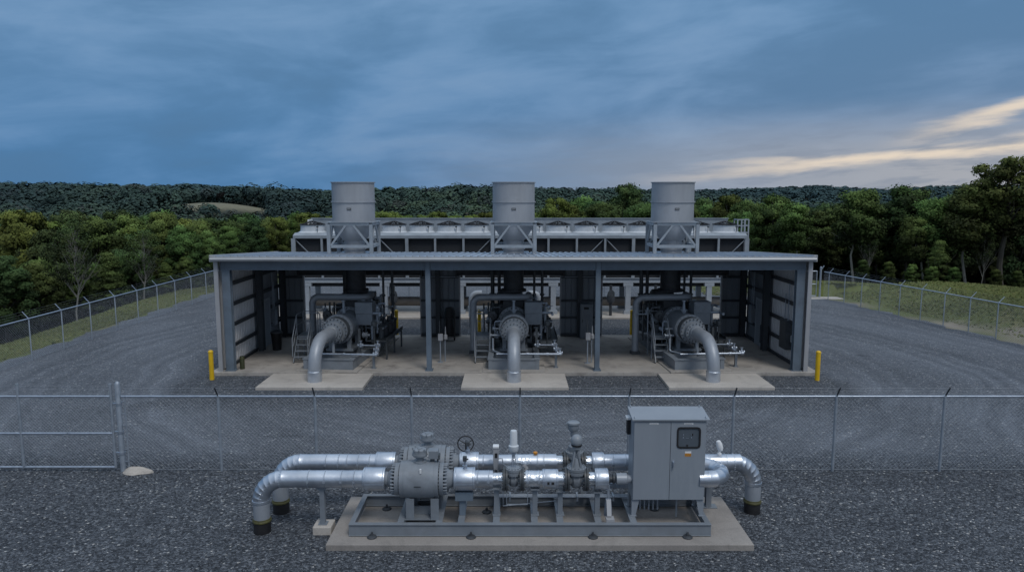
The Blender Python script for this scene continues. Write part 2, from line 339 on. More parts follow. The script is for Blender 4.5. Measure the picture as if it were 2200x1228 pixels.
# gravel yard: one flat sheet with an irregular rim
rim = []
def wig(a, s): return .35 * math.sin(a * 1.7 + s) + .25 * math.sin(a * 3.9 + 2 * s)
for y in np.arange(-30, 61, 1.0): rim.append((-23.3 + .6 * wig(y, 1), y))
for x in np.arange(-23, 15, 1.0): rim.append((x, 61 + wig(x, 2)))
for y in np.arange(61, 53.5, -1.0): rim.append((15 + wig(y, 3), y))
for x in np.arange(15, 23, 1.0): rim.append((x, 53.2 + .3 * wig(x, 4)))
for y in np.arange(52.5, -30, -1.0): rim.append((float(fence_x(y)) + .25 + .7 * wig(y, 5), y))
# dense grid clipped: build rows between left and right rim
ys = np.concatenate([np.arange(-30, 10, 2.), np.arange(10, 61.3, .6)]); cols = 90; vs = []; lane = []
def lane_amt(x, y):
    d = 0.
    # drive loop round the building and the strip between building and front fence
    if y > 19.6: d = .75
    if 19.6 < y < 21: d = .75 * (y - 19.6) / 1.4
    if abs(x) < 13.5 and 25.5 < y < 44: d = .22
    if abs(x) < 15 and 24.5 < y <= 25.5: d = .5
    return d * (.8 + .2 * math.sin(x * .9 + y * .5))
for y in ys:
    xl = -23.3 + .6 * wig(y, 1); xr = float(fence_x(y)) + .25 + .7 * wig(y, 5) if y < 53.2 else 15 + wig(y, 3)
    for k in range(cols + 1):
        x = xl + (xr - xl) * k / cols; vs.append((x, y, 0.004)); lane.append(lane_amt(x, y))
fs = [(i * (cols + 1) + k, i * (cols + 1) + k + 1, (i + 1) * (cols + 1) + k + 1, (i + 1) * (cols + 1) + k) for i in range(len(ys) - 1) for k in range(cols)]
me = bpy.data.meshes.new('gravel_yard'); me.from_pydata(vs, [], fs)
ca = me.color_attributes.new('lane', 'FLOAT_COLOR', 'POINT'); ca.data.foreach_set('color', np.array([(l, l, l, 1) for l in lane], np.float32).ravel())
me.materials.append(M['gravel']); o = bpy.data.objects.new('gravel_yard', me); COL.objects.link(o); structure(o)
# ---------------------------------------------------------------- leaf clouds
def quads_mesh(name, cen, nrm, size, col, mat, rng, elong=1.5):
    n = len(cen); nrm = nrm / np.linalg.norm(nrm, axis=1)[:, None]
    t = rng.normal(size=(n, 3)); a = np.cross(nrm, t); a /= np.linalg.norm(a, axis=1)[:, None]; b = np.cross(nrm, a)
    s = size[:, None]; a = a * s * elong * .5; b = b * s * .5
    V = np.stack([cen - a, cen - b + nrm * s * .1, cen + a, cen + b + nrm * s * .1], 1).reshape(-1, 3)
    me = bpy.data.meshes.new(name); me.vertices.add(4 * n); me.vertices.foreach_set('co', V.ravel().astype(np.float32))
    me.loops.add(4 * n); me.loops.foreach_set('vertex_index', np.arange(4 * n, dtype=np.int32))
    me.polygons.add(n); me.polygons.foreach_set('loop_start', np.arange(0, 4 * n, 4, dtype=np.int32))
    try: me.polygons.foreach_set('loop_total', np.full(n, 4, dtype=np.int32))
    except Exception: pass
    me.update(calc_edges=True)
    ca = me.color_attributes.new('tint', 'FLOAT_COLOR', 'POINT')
    c4 = np.concatenate([np.repeat(col, 4, 0), np.ones((4 * n, 1))], 1); ca.data.foreach_set('color', c4.ravel().astype(np.float32))
    me.materials.append(M[mat]); return me
def crown_mesh(seed, H, shape, ncl, nleaf, leaf, base, col):
    rng = np.random.default_rng(seed); cen = []; nrm = []; siz = []; cc = []
    for i in range(ncl):
        t = (i + rng.random()) / ncl; ang = rng.random() * 6.283
        if shape == 'broad': rad = H * .29 * (1 - abs((t - .38) / .66) ** 2.2) ** .5 if abs(t - .38) < .66 else 0
        elif shape == 'tall': rad = H * .19 * (1 - abs((t - .45) / .6) ** 2.0) ** .5 if abs(t - .45) < .6 else 0
        elif shape == 'layer': rad = H * .33 * (1 - t) ** .75 * (.75 + .5 * rng.random())
        elif shape == 'open': rad = H * .25 * (1 - abs((t - .62) / .66) ** 2) ** .5 if abs(t - .62) < .66 else 0
        else: rad = H * .2
        rad = max(rad, H * .02); q = rad * (.35 + .65 * rng.random() ** .6); z = H * (base + (1 - base) * t * .96)
        c = np.array([math.cos(ang) * q, math.sin(ang) * q, z]); cr = H * (.045 + .05 * rng.random()) * (1.0 if shape != 'open' else .75)
        n = int(nleaf * (.6 + .8 * rng.random())); d = rng.normal(size=(n, 3)); d /= np.linalg.norm(d, axis=1)[:, None]
        fl = .42 if shape == 'layer' else .72; ex = 1.5 if shape == 'layer' else 1.15
        p = d * cr * (.45 + .7 * rng.random((n, 1)) ** .8) * (1 + .28 * np.sin(d[:, :1] * 7 + i) * np.cos(d[:, 1:2] * 6 + 2 * i)) * np.array([ex, ex, fl]); out = np.array([math.cos(ang), math.sin(ang), .0]) * .5
        if shape == 'layer': p[:, 2] -= np.linalg.norm(p[:, :2] + c[:2], axis=1) * .12
        tint = (.5 + .9 * rng.random()) * (.28 + 1.0 * t); shade = .6 + .55 * np.clip(d[:, 2:3] * .5 + .5, 0, 1)  # painted shade in the leaf colour: darker low in crown and under clumps
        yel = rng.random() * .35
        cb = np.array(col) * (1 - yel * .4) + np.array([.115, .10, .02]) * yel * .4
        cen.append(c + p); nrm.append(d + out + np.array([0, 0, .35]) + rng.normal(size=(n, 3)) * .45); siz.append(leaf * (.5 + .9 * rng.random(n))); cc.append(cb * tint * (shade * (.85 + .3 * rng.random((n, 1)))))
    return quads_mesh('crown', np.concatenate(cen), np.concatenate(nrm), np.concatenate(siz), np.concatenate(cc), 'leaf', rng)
def trunk_mb(seed, H, r0, nb, lo, spread, bare=False):
    rg = random.Random(seed); mb = MB(); pts = []; x = y = 0
    for i in range(9):
        pts.append(Vector((x, y, H * .93 * i / 8))); x += rg.uniform(-.02, .02) * H; y += rg.uniform(-.02, .02) * H
    mb.sweep([pts[0] - Vector((0, 0, 1))] + pts, [r0 * 1.3] + [r0 * (1 - i / 9.2) + .02 for i in range(9)], 8)
    for k in range(nb):
        t = lo + (.92 - lo) * (k + rg.random()) / nb; i = min(7, int(t * 8)); p = pts[i].lerp(pts[i + 1], t * 8 - i)
        a = rg.uniform(0, 6.28); l = H * spread * (1.1 - t) * rg.uniform(.7, 1.2); d = Vector((math.cos(a), math.sin(a), rg.uniform(1.0, 1.9) if bare else rg.uniform(.5, 1.1)))
        q = p + d * l * .5 + Vector((0, 0, rg.uniform(0, .1) * l)); e = q + (d + Vector((rg.uniform(-.4, .4), rg.uniform(-.4, .4), .5))) * l * .5
        rb = r0 * (1 - t) * .5 + (.012 if bare else .025); mb.sweep([p, q, e], [rb, rb * .65, rb * .25], 6)
        if bare:
            for _ in range(4):
                s = p.lerp(e, rg.uniform(.3, .95)); dd = d + Vector((rg.uniform(-.9, .9), rg.uniform(-.9, .9), rg.uniform(0, .6)))
                m_ = s + dd * l * .22; mb.sweep([s, m_, m_ + (dd + Vector((0, 0, .5))) * l * .18], [rb * .4, rb * .28, .012], 5)
    return mb
G1 = (.072, .106, .030); G2 = (.088, .122, .032); G3 = (.052, .082, .028); G4 = (.100, .125, .028)
PH = 12.0
KINDS = {   # crown args, trunk args, bark, words
 'broad1': ((11, PH, 'broad', 80, 430, .19, .22, G1), (1, PH, .20, 9, .25, .35), 'bark', 'broad round green leafy tree'),
 'broad2': ((12, PH, 'broad', 70, 440, .20, .15, G2), (2, PH, .22, 9, .2, .35), 'bark', 'yellow green bushy leafy tree'),
 'broad3': ((13, PH, 'broad', 90, 400, .19, .1, G3), (3, PH, .2, 9, .2, .35), 'bark', 'dark green dense leafy tree'),
 'tall1': ((14, PH, 'tall', 74, 360, .18, .3, G1), (4, PH, .15, 10, .3, .25), 'bark', 'tall narrow green tree'),
 'tall2': ((15, PH, 'tall', 60, 360, .18, .46, G2), (5, PH, .13, 10, .42, .22), 'bark_pale', 'tall slim tree with pale trunk and light green leaves'),
 'layer': ((16, PH, 'layer', 90, 330, .19, .06, G1), (6, PH, .2, 10, .1, .4), 'bark', 'layered tree with drooping green boughs'),
 'olive': ((17, PH, 'broad', 70, 420, .20, .12, G4), (7, PH, .2, 9, .2, .35), 'bark', 'olive yellow rounded tree'),
 'open': ((18, PH, 'open', 92, 200, .18, .48, (.066, .082, .022)), (8, PH, .27, 16, .45, .42), 'bark', 'tall open crowned tree with sky showing through'),
 'sparse': ((19, PH, 'tall', 30, 120, .13, .42, G3), (9, PH, .085, 40, .25, .17, True), 'bark_mid', 'nearly bare tree with pale trunk and thin branches'),
}
PROTO = {}
def tree(kind, px, D, ytop, label, group, wid=1.0, dz=0):
    x = X_at(px, D, -2); z = float(height(x, D)) - .1 + dz; H = at(px, ytop, D).z - z
    H = max(H, 2.5); s = H / PH; rz = random.uniform(0, 6.28); sc = (s * wid, s * wid, s)
    if kind not in PROTO:
        ca_, ta, bark, _ = KINDS[kind]
        t = thing('tree', label, 'tree', (0, 0, 0), group)
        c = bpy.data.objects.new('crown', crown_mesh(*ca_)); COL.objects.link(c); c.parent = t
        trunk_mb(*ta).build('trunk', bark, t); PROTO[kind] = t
        t.location = (x, D, z); t.rotation_euler = (0, 0, rz); t.scale = sc; return t
    return dup(PROTO[kind], (x, D, z), label, group, rz, sc)
LG = 'trees behind the left fence'; RG = 'trees beyond the grass on the right'; MG = 'trees behind the cooling unit'
hero = [
 ('broad3', 15, 50, 548, 'dark leafy tree at the left picture edge just behind the fence', LG, 1.0),
 ('broad1', 92, 52, 566, 'low broad green tree behind the left fence, second from the picture edge', LG, 1.0),
 ('sparse', 168, 49, 470, 'bare pale trunked tree rising behind the left fence, the leftmost bare one', LG, 1.0),
 ('layer', 240, 54, 538, 'rounded green tree with layered boughs between the two bare trees', LG, 1.0),
 ('sparse', 312, 56, 492, 'bare thin branched tree behind the left fence, nearer to the building', LG, 1.2),
 ('broad2', 358, 66, 457, 'tall yellow green tree right of the bare trees on the left', LG, .8),
 ('broad1', 402, 64, 486, 'green tree left of the building roof corner, behind the fence', LG, .9),
 ('olive', 300, 68, 486, 'green yellow tree standing behind the second bare tree', LG, .9),
 ('broad2', 215, 66, 472, 'bright crowned tree above the layered round tree', LG, .9),
 ('olive', 60, 66, 452, 'olive leaved tall tree near the left picture edge', LG, .8),
 ('broad3', 130, 62, 492, 'dark green tree behind the leftmost bare tree', LG, .9),
 ('broad1', 455, 66, 497, 'leafy tree directly left of the roof corner', LG, .9),
 ('broad2', 498, 74, 486, 'yellow green tree just above the left end of the roof', LG, .9),
 ('broad3', 548, 80, 482, 'dark green tree above the roof left of the cooling unit', LG, .9),
 ('olive', 600, 84, 466, 'olive tree left of the cooling unit end', LG, .8),
 ('olive', 650, 92, 459, 'olive tree partly behind the left end of the cooling unit', LG, .8),
 ('broad1', 1655, 76, 420, 'broad leafy tree right of the cooling unit ladder', RG, .85),
 ('broad3', 1712, 84, 452, 'dark tree second right of the cooling unit ladder', RG, .9),
 ('tall1', 1768, 78, 450, 'narrow green tree above the right roof corner', RG, 1.1),
 ('tall2', 1832, 70, 413, 'pale trunked tall tree right of the roof corner', RG, 1.15),
 ('broad2', 1880, 76, 440, 'light green tree behind the twin pale trunks', RG, .8),
 ('tall1', 1940, 74, 402, 'tall green tree with its top above the others left of the big open tree', RG, 1.1),
 ('tall2', 1952, 68, 470, 'bare twin branched tree with pale trunk at the grass edge', RG, .9),
 ('layer', 2010, 66, 514, 'small light green tree at the edge of the grass', RG, .8),
 ('tall2', 2074, 67, 402, 'tall tree with a long white trunk at the edge of the grass', RG, 1.2),
 ('open', 2152, 66, 338, 'tallest tree on the right, open crown standing against the sky', RG, 1.0),
 ('tall2', 1985, 69, 432, 'slim pale trunked tree right of the bare twin tree', RG, 1.0),
 ('tall2', 1700, 72, 440, 'slim pale trunked tree nearest the right roof corner', RG, 1.0),
 ('sparse', 1862, 69, 470, 'thin bare tree between two leafy ones above the right roof corner', RG, .8),
 ('sparse', 2105, 66, 470, 'thin bare stem left of the tallest tree', RG, .7),
 ('broad3', 2190, 78, 418, 'dark leafy tree at the right picture edge', RG, .9),
 ('tall1', 2030, 76, 424, 'narrow tree left of the long white trunk', RG, 1.2),
 ('broad1', 2110, 78, 420, 'green tree left of the tallest tree', RG, .9),
 ('broad1', 1600, 96, 432, 'green tree behind the right end of the cooling unit', RG, .8),
 ('olive', 1560, 100, 418, 'olive tree just right of the third exhaust stack', MG, .8),
 ('olive', 1195, 96, 424, 'rounded olive tree right of the middle exhaust stack', MG, .85),
 ('broad3', 1340, 105, 396, 'tallest dark tree between the middle and right exhaust stacks', MG, .8),
 ('broad1', 1385, 98, 436, 'green tree just left of the right exhaust stack', MG, .8),
]
for k, px, D, yt, lab, g, w in hero: tree(k, px, D, yt, lab, g, w)
# fill: rows of trees that make up the wood edge
rg = random.Random(21); names = {}
def fill(px0, px1, step, D0, D1, y0, y1, kinds, label, group, wid=(.75, 1.0)):
    px = px0
    while px < px1:
        D = rg.uniform(D0, D1); tree(rg.choice(kinds), px + rg.uniform(-.3, .3) * step, D, rg.uniform(y0, y1), label, group, rg.uniform(*wid)); px += step
GL = 'filler trees of the left wood'; GR = 'filler trees of the right wood'; GM = 'trees of the wood behind the yard'
fill(-60, 470, 46, 57, 64, 530, 570, ['broad1', 'broad3', 'layer'], 'green leafy tree in the front rows of the wood behind the left fence', GL)
fill(-60, 480, 52, 70, 80, 485, 510, ['broad1', 'broad2', 'broad3'], 'leafy tree in the middle rows of the wood behind the left fence', 'middle rows of the left wood')
fill(-60, 640, 50, 88, 104, 462, 486, ['broad1', 'broad2', 'olive', 'broad3'], 'leafy tree in the back rows of the wood on the left', 'back rows of the left wood')
fill(1610, 2260, 44, 79, 84, 478, 520, ['broad3', 'broad1', 'tall1'], 'dark leafy tree in the front row of the wood on the right', GR)
fill(1600, 2260, 44, 82, 92, 428, 462, ['broad3', 'broad1', 'tall1', 'broad2'], 'leafy tree in the back row of the wood on the right', 'back row of the right wood', (.7, .95))
fill(1640, 2250, 46, 82, 88, 545, 575, ['broad1', 'broad3'], 'low dark bush like tree at the foot of the right wood', 'undergrowth of the right wood', (1.2, 1.6))
fill(640, 1100, 34, 88, 104, 446, 466, ['olive', 'broad2', 'olive'], 'olive green rounded tree behind the cooling unit left of the middle stack', 'olive trees left of the middle stack', (.9, 1.2))
fill(1140, 1600, 38, 92, 112, 436, 462, ['olive', 'broad2', 'broad1'], 'leafy tree behind the cooling unit right of the middle stack', 'trees right of the middle stack', (.85, 1.1))
fill(1250, 1600, 46, 120, 135, 418, 440, ['broad3', 'broad1'], 'dark tree in the second row behind the cooling unit on the right', 'second row behind the cooling unit', (.8, 1.0))
fill(-80, 800, 55, 112, 132, 452, 474, ['broad1', 'broad3', 'broad2'], 'distant leafy tree on the falling slope to the left', 'slope trees on the left', (.8, 1.0))
for px, yt in ((1905, 586), (1998, 588), (2045, 590), (1850, 590), (2135, 589), (2182, 586), (1955, 592)): tree('broad2', px, 64.5 + (px % 7) * .3, yt, 'low rounded bush at the edge of the grass below the right wood', 'bushes at the foot of the right wood', .8)
# far wood: one mass of crowns over the valley and the hills
rng = np.random.default_rng(5); cen = []; nrm = []; siz = []; cc = []
pts = []
def scatter(n, r0, r1, pw=1.0):
    u = rng.uniform(-.86, .86, n); r = r0 + (r1 - r0) * rng.random(n) ** pw; a = np.arctan(u); return np.stack([r * np.sin(a), r * np.cos(a)], 1)
P = np.concatenate([scatter(1500, 132, 240), scatter(2900, 240, 470, .9), scatter(300, RA - 18, RA + 8), scatter(2300, 800, 1090, .8), scatter(500, RB - 30, RB + 10)])
blob_v = []; blob_f = []; blob_c = []
HAZE = np.array([.040, .080, .092])  # aerial haze mixed into the far leaf colours, stronger with distance
for x, y in P:
    r = math.hypot(x, y); gx = (x - FIELD[0]) / 30; gy = (y - FIELD[1]) / 24
    if math.exp(-(gx * gx + gy * gy)) > .42 or (abs(x / y + .415) < .085 and 285 < y < FIELD[1]): continue
    z = float(height(x, y)); far_ = r > 700; R_ = rng.uniform(2.6, 6.4) * (1.5 if far_ else (1.0 + .25 * (r > 240))); Ht = rng.uniform(9, 13)
    if not far_ and r > RA - 30: Ht = rng.uniform(8.0, 12.0) + 1.6 * math.sin(x * .045) * math.sin(x * .017 + 1)
    n = 300 if r < 240 else (190 if not far_ else 70); lf = max(.5, r * .0030)
    d = rng.normal(size=(n, 3)); d[:, 2] = np.abs(d[:, 2]) * .9 - .25; d /= np.linalg.norm(d, axis=1)[:, None]
    k = 5; lob = rng.normal(size=(k, 3)); lob[:, 2] = np.abs(lob[:, 2]); lob /= np.linalg.norm(lob, axis=1)[:, None]
    near = (d @ lob.T).max(1)[:, None]; rad = R_ * (.72 + .34 * near ** 5) * (.93 + .14 * rng.random((n, 1)))
    c = np.array([x, y, z + Ht - R_ * .8]); p = c + d * rad * np.array([1, 1, .8])
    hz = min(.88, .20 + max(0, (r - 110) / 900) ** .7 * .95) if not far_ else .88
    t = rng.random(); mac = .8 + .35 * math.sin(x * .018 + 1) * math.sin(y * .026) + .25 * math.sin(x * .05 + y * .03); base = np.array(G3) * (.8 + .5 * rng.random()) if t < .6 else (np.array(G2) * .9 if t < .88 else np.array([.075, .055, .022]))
    shade = (.55 + .45 * near ** 2.5) * (.6 + .5 * np.clip(d[:, 2:3], 0, 1)) * (.9 + .2 * rng.random((n, 1)))  # shade put into leaf colour: hollows between lobes and undersides darker
    col = base * 1.2 * mac * shade * (.7 + .6 * rng.random()); col = col * (1 - hz) + HAZE * hz * (.7 + .35 * shade)
    cen.append(p); nrm.append(d + np.array([0, 0, .4]) + rng.normal(size=(n, 3)) * .12); siz.append(lf * (.7 + .6 * rng.random(n))); cc.append(col)
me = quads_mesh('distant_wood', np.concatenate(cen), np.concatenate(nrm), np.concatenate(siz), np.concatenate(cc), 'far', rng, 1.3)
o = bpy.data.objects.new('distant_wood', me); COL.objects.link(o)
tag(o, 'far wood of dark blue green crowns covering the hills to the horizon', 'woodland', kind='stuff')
# grass outside the fences
def grass(name, n, f, label, h0=.03, h1=.09, cols=((.098, .118, .034), (.118, .122, .042), (.082, .102, .030))):
    rng = np.random.default_rng(9); x, y = f(rng, n); z = height(x, y); n = len(x)
    a = rng.uniform(0, 3.14, n); h = rng.uniform(h0, h1, n) * (1 + .15 * np.sin(x * .8) * np.sin(y * .6)); w = rng.uniform(.03, .08, n)
    lean = rng.normal(size=(n, 2)) * .16 + np.array([.05, .12])
    dx, dy = np.cos(a) * w, np.sin(a) * w
    V = np.stack([np.stack([x - dx, y - dy, z - .03], 1), np.stack([x + dx, y + dy, z - .03], 1), np.stack([x + lean[:, 0] + dx * .3, y + lean[:, 1], z + h], 1), np.stack([x + lean[:, 0] - dx * .3, y + lean[:, 1], z + h * .8], 1)], 1).reshape(-1, 3)
    me = bpy.data.meshes.new(name); me.vertices.add(4 * n); me.vertices.foreach_set('co', V.ravel().astype(np.float32)); me.loops.add(4 * n)
    me.loops.foreach_set('vertex_index', np.arange(4 * n, dtype=np.int32)); me.polygons.add(n); me.polygons.foreach_set('loop_start', np.arange(0, 4 * n, 4, dtype=np.int32)); me.update(calc_edges=True)
    pal = np.array(cols)[rng.integers(0, len(cols), n)]; patch = (.85 + .3 * np.clip(np.sin(x * .25 + 1) * np.sin(y * .4) * 1.5 + .5, 0, 1))[:, None]
    pal = pal * patch * rng.uniform(.85, 1.15, (n, 1)); ca = me.color_attributes.new('tint', 'FLOAT_COLOR', 'POINT')
    ca.data.foreach_set('color', np.concatenate([np.repeat(pal, 4, 0), np.ones((4 * n, 1))], 1).ravel().astype(np.float32))
    me.materials.append(M['grass']); o = bpy.data.objects.new(name, me); COL.objects.link(o); tag(o, label, 'grass', kind='stuff')
def fr(rng, n):
    y = rng.uniform(29, 80, n); x = fence_x(y) + 1.4 + rng.random(n) ** 1.2 * 34
    dw = 1.4 + 3.2 * sm((46 - y) / 9) + .9 * np.sin(y * .9 + 1); k = (rng.random(n) < .25 + .75 * sm((x - fence_x(y) - dw + .6) / 1.5)); return x[k], y[k]
def fl(rng, n):
    y = rng.uniform(28, 60, n); x = -23.6 - rng.random(n) * 7; return x, y
def fb(rng, n):
    x = rng.uniform(14.5, 26, n); y = rng.uniform(53.6, 72, n); return x, y
grass('grass', 110000, fr, 'rough grass bank outside the right hand fence')
grass('grass', 50000, fl, 'short grass strip outside the left hand fence')
grass('grass', 12000, fb, 'grass behind the corner gate')
# ================================================================ concrete
def slab(name, x0, x1, y0, y1, z0, z1, mat, joints=(), bev=.015):
    mb = MB(); xs = [x0] ; ys_ = [y0] + [j for j in joints] + [y1]
    for a, b in zip(ys_[:-1], ys_[1:]): mb.box(x0, x1, a + (.012 if a != y0 else 0), b, z0, z1)
    return structure(mb.build(name, mat, bevel=bev))
ZF = .15
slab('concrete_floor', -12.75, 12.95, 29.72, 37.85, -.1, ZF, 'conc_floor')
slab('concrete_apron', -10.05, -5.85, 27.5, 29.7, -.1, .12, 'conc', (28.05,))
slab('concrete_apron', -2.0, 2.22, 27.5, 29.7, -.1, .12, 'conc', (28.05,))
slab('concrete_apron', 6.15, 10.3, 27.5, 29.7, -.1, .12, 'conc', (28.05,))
slab('skid_pad', -4.02, 5.22, 14.7, 17.2, -.1, .14, 'conc_skid')
slab('cooler_pad', -16.5, 17.5, 43.6, 45.2, -.1, .10, 'conc')
slab('cooler_pad', -16.5, 17.5, 45.22, 48.6, -.1, .05, 'conc_floor')
slab('gate_threshold', 19.5, 24.2, 51.9, 53.0, -.1, .03, 'conc')
# ================================================================ building
bld = thing('compressor_building', 'open fronted three bay steel building with pale sheet roof over the compressors', 'building', (.1, 33.8, ZF))
XL, XR, YF, YB = -12.32, 12.42, 30.0, 37.7
def eave(y): return 5.05 - (y - 29.7) * .062     # roof falls to the back
mb = MB()   # ribbed roof sheet
x = XL - .15; 
while x < XR + .15:
    for (a, b, h) in ((0, .235, 0), (.235, .30, .045)):
        x0, x1 = x + a, min(x + b, XR + .15)
        if x0 >= x1: continue
        vs = [(x0, 29.62, eave(29.62) + h), (x1, 29.62, eave(29.62) + h), (x1, 38.0, eave(38.0) + h), (x0, 38.0, eave(38.0) + h)]
        vs += [(v[0], v[1], v[2] - .03 - h) for v in vs]
        mb.add(vs, [(0, 1, 2, 3), (7, 6, 5, 4), (0, 4, 5, 1), (1, 5, 6, 2), (2, 6, 7, 3), (3, 7, 4, 0)])
    x += .30
part(mb, 'roof', 'roof', bld)
mb = MB(); mb.prism([(29.62, 4.85), (29.78, 4.85), (29.8, 4.99), (29.8, 5.0), (29.58, 5.0), (29.55, 4.94), (29.58, 4.89)], 'x', XL - .12, XR + .12)
mb.box(XL - .12, XR + .12, 29.6, 29.62, 5.002, 5.05); part(mb, 'gutter', 'gutter', bld)
for s, xx in ((-1, XL - .16), (1, XR + .03)):
    mb = MB(); mb.add([(xx, 29.62, 4.84), (xx + .14, 29.62, 4.84), (xx + .14, 38.05, 4.84 - .062 * 8.4), (xx, 38.05, 4.84 - .062 * 8.4), (xx, 29.62, 5.12), (xx + .14, 29.62, 5.12), (xx + .14, 38.05, 5.12 - .062 * 8.4), (xx, 38.05, 5.12 - .062 * 8.4)], [(0, 3, 2, 1), (4, 5, 6, 7), (0, 1, 5, 4), (1, 2, 6, 5), (2, 3, 7, 6), (3, 0, 4, 7)])
    part(mb, 'roof_edge_trim', 'gutter', bld)
# columns
cols_x = [-11.98, -3.53, 3.62, 12.1]
for i, xc in enumerate(cols_x):
    mb = MB(); wd = .34 if i in (0, 3) else .2
    mb.ibeam((xc, 30.12, ZF), (xc, 30.12, 4.48), wd, .26, .03); mb.box(xc - wd / 2 - .06, xc + wd / 2 + .06, 29.93, 30.31, ZF, ZF + .03)
    mb.bolts((xc, 30.12, ZF + .04), (0, 0, 1), .2, 4, .02, .06, .5)
    mb.box(xc - wd / 2, xc + wd / 2, 29.99, 30.0, ZF + .03, 4.46) if i in (0, 3) else None
    part(mb, 'column', 'steel_frame', bld)
xb = [XL + .12, -3.53, 3.62, XR - .12]
for a, b in zip(xb[:-1], xb[1:]):
    mb = MB(); x0, x1 = a + (.11 if a > XL + 1 else 0), b - (.11 if b < XR - 1 else 0)
    mb.box(x0, x1, 30.03, 30.06, 4.50, 4.80); mb.box(x0, x1, 29.97, 30.12, 4.46, 4.50); mb.box(x0, x1, 29.97, 30.12, 4.80, 4.84)
    for xx in (x0 + .1, x1 - .1):
        mb.box(xx - .09, xx + .09, 30.015, 30.03, 4.52, 4.79)
        for zz in (4.56, 4.62, 4.68, 4.74): mb.bolts((xx - .04, 30.01, zz), (0, 1, 0), 0, 1, .012, .02); mb.bolts((xx + .04, 30.01, zz), (0, 1, 0), 0, 1, .012, .02)
    part(mb, 'eave_beam', 'steel_frame', bld)
for xc in cols_x[1:3]:
    mb = MB(); mb.box(xc - .1, xc + .1, 29.99, 30.2, 4.482, 4.84); part(mb, 'column_cap', 'steel_frame', bld)
# side walls of corrugated sheet, outer trim, girts, wall columns
def corr(mb, x0, y0, y1, z0, ztop, sgn, per=.2, dep=.035):
    y = y0
    while y < y1 - .001:
        for a, b, off in ((0, .13, 0), (.13, .15, None), (.15, .18, dep), (.18, .2, None)):
            ya, yb_ = y + a, min(y + b, y1)
            if ya >= yb_: continue
            oa, ob = (off, off) if off is not None else ((0, dep) if a < .14 else (dep, 0))
            za, zb = ztop(ya), ztop(yb_)
            mb.add([(x0 + sgn * oa, ya, z0), (x0 + sgn * ob, yb_, z0), (x0 + sgn * ob, yb_, zb), (x0 + sgn * oa, ya, za)], [(0, 1, 2, 3)])
        y += per
for side, X0 in ((1, XL), (-1, XR)):
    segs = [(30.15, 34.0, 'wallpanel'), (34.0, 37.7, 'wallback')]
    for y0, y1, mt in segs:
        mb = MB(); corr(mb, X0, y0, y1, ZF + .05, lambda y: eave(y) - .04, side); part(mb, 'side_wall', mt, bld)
    mb = MB(); mb.box(X0 - .05 if side > 0 else X0 + .02, X0 - .02 if side > 0 else X0 + .05, 29.95, 37.7, ZF, 4.9 - .5); 
    part(mb, 'outer_cladding', 'trim', bld)
    mb = MB(); mb.box(*((X0 - .1, X0 + .07) if side > 0 else (X0 - .07, X0 + .1)), 29.86, 29.94, .0, 4.86); part(mb, 'wall_end_trim', 'trim', bld)
    for z in (.22, 1.05, 1.95, 2.85, 3.75, 4.45):
        for y0, y1 in ((30.3, 33.9), (34.15, 37.5)):
            if z == 4.45 and y0 > 34: z_ = 4.25
            else: z_ = z
            mb = MB(); xi = X0 + side * .13; mb.bar((xi, y0, z_), (xi, y1, z_), .035, .17); mb.bar((xi + side * .03, y0, z_ + .085), (xi + side * .03, y1, z_ + .085), .1, .02); part(mb, 'girt', 'dark_steel', bld)
    for y in (34.02, 37.45):
        mb = MB(); xi = X0 + side * .32; mb.ibeam((xi, y, ZF), (xi, y, eave(y) - .06), .24, .32, .03); part(mb, 'wall_column', 'dark_steel', bld)
    mb = MB()     # door leaf standing in the side wall
    xi = X0 + side * .2
    mb.box(xi - .03, xi + .03, 34.75, 34.87, ZF, 2.4); mb.box(xi - .03, xi + .03, 35.55, 35.67, ZF, 2.4); mb.box(xi - .03, xi + .03, 34.75, 35.67, 2.402, 2.5)
    f = part(mb, 'door_frame', 'white', bld); mb = MB(); mb.box(xi - .02, xi + .015, 34.88, 35.54, ZF + .02, 2.39); part(mb, 'door', 'wallback', bld, bevel=.005)
# rafters and purlins
for xc in cols_x:
    mb = MB(); xs_ = min(max(xc, XL + .35), XR - .35); mb.ibeam((xs_, 30.2, eave(30.2) - .22), (xs_, 37.5, eave(37.5) - .22), .2, .34, .02); part(mb, 'rafter', 'dark_steel', bld)
for y in (31.4, 32.8, 34.2, 35.6, 37.0):
    mb = MB(); mb.bar((XL + .05, y, eave(y) - .09), (XR - .05, y, eave(y) - .09), .07, .1); part(mb, 'purlin', 'dark_steel', bld)
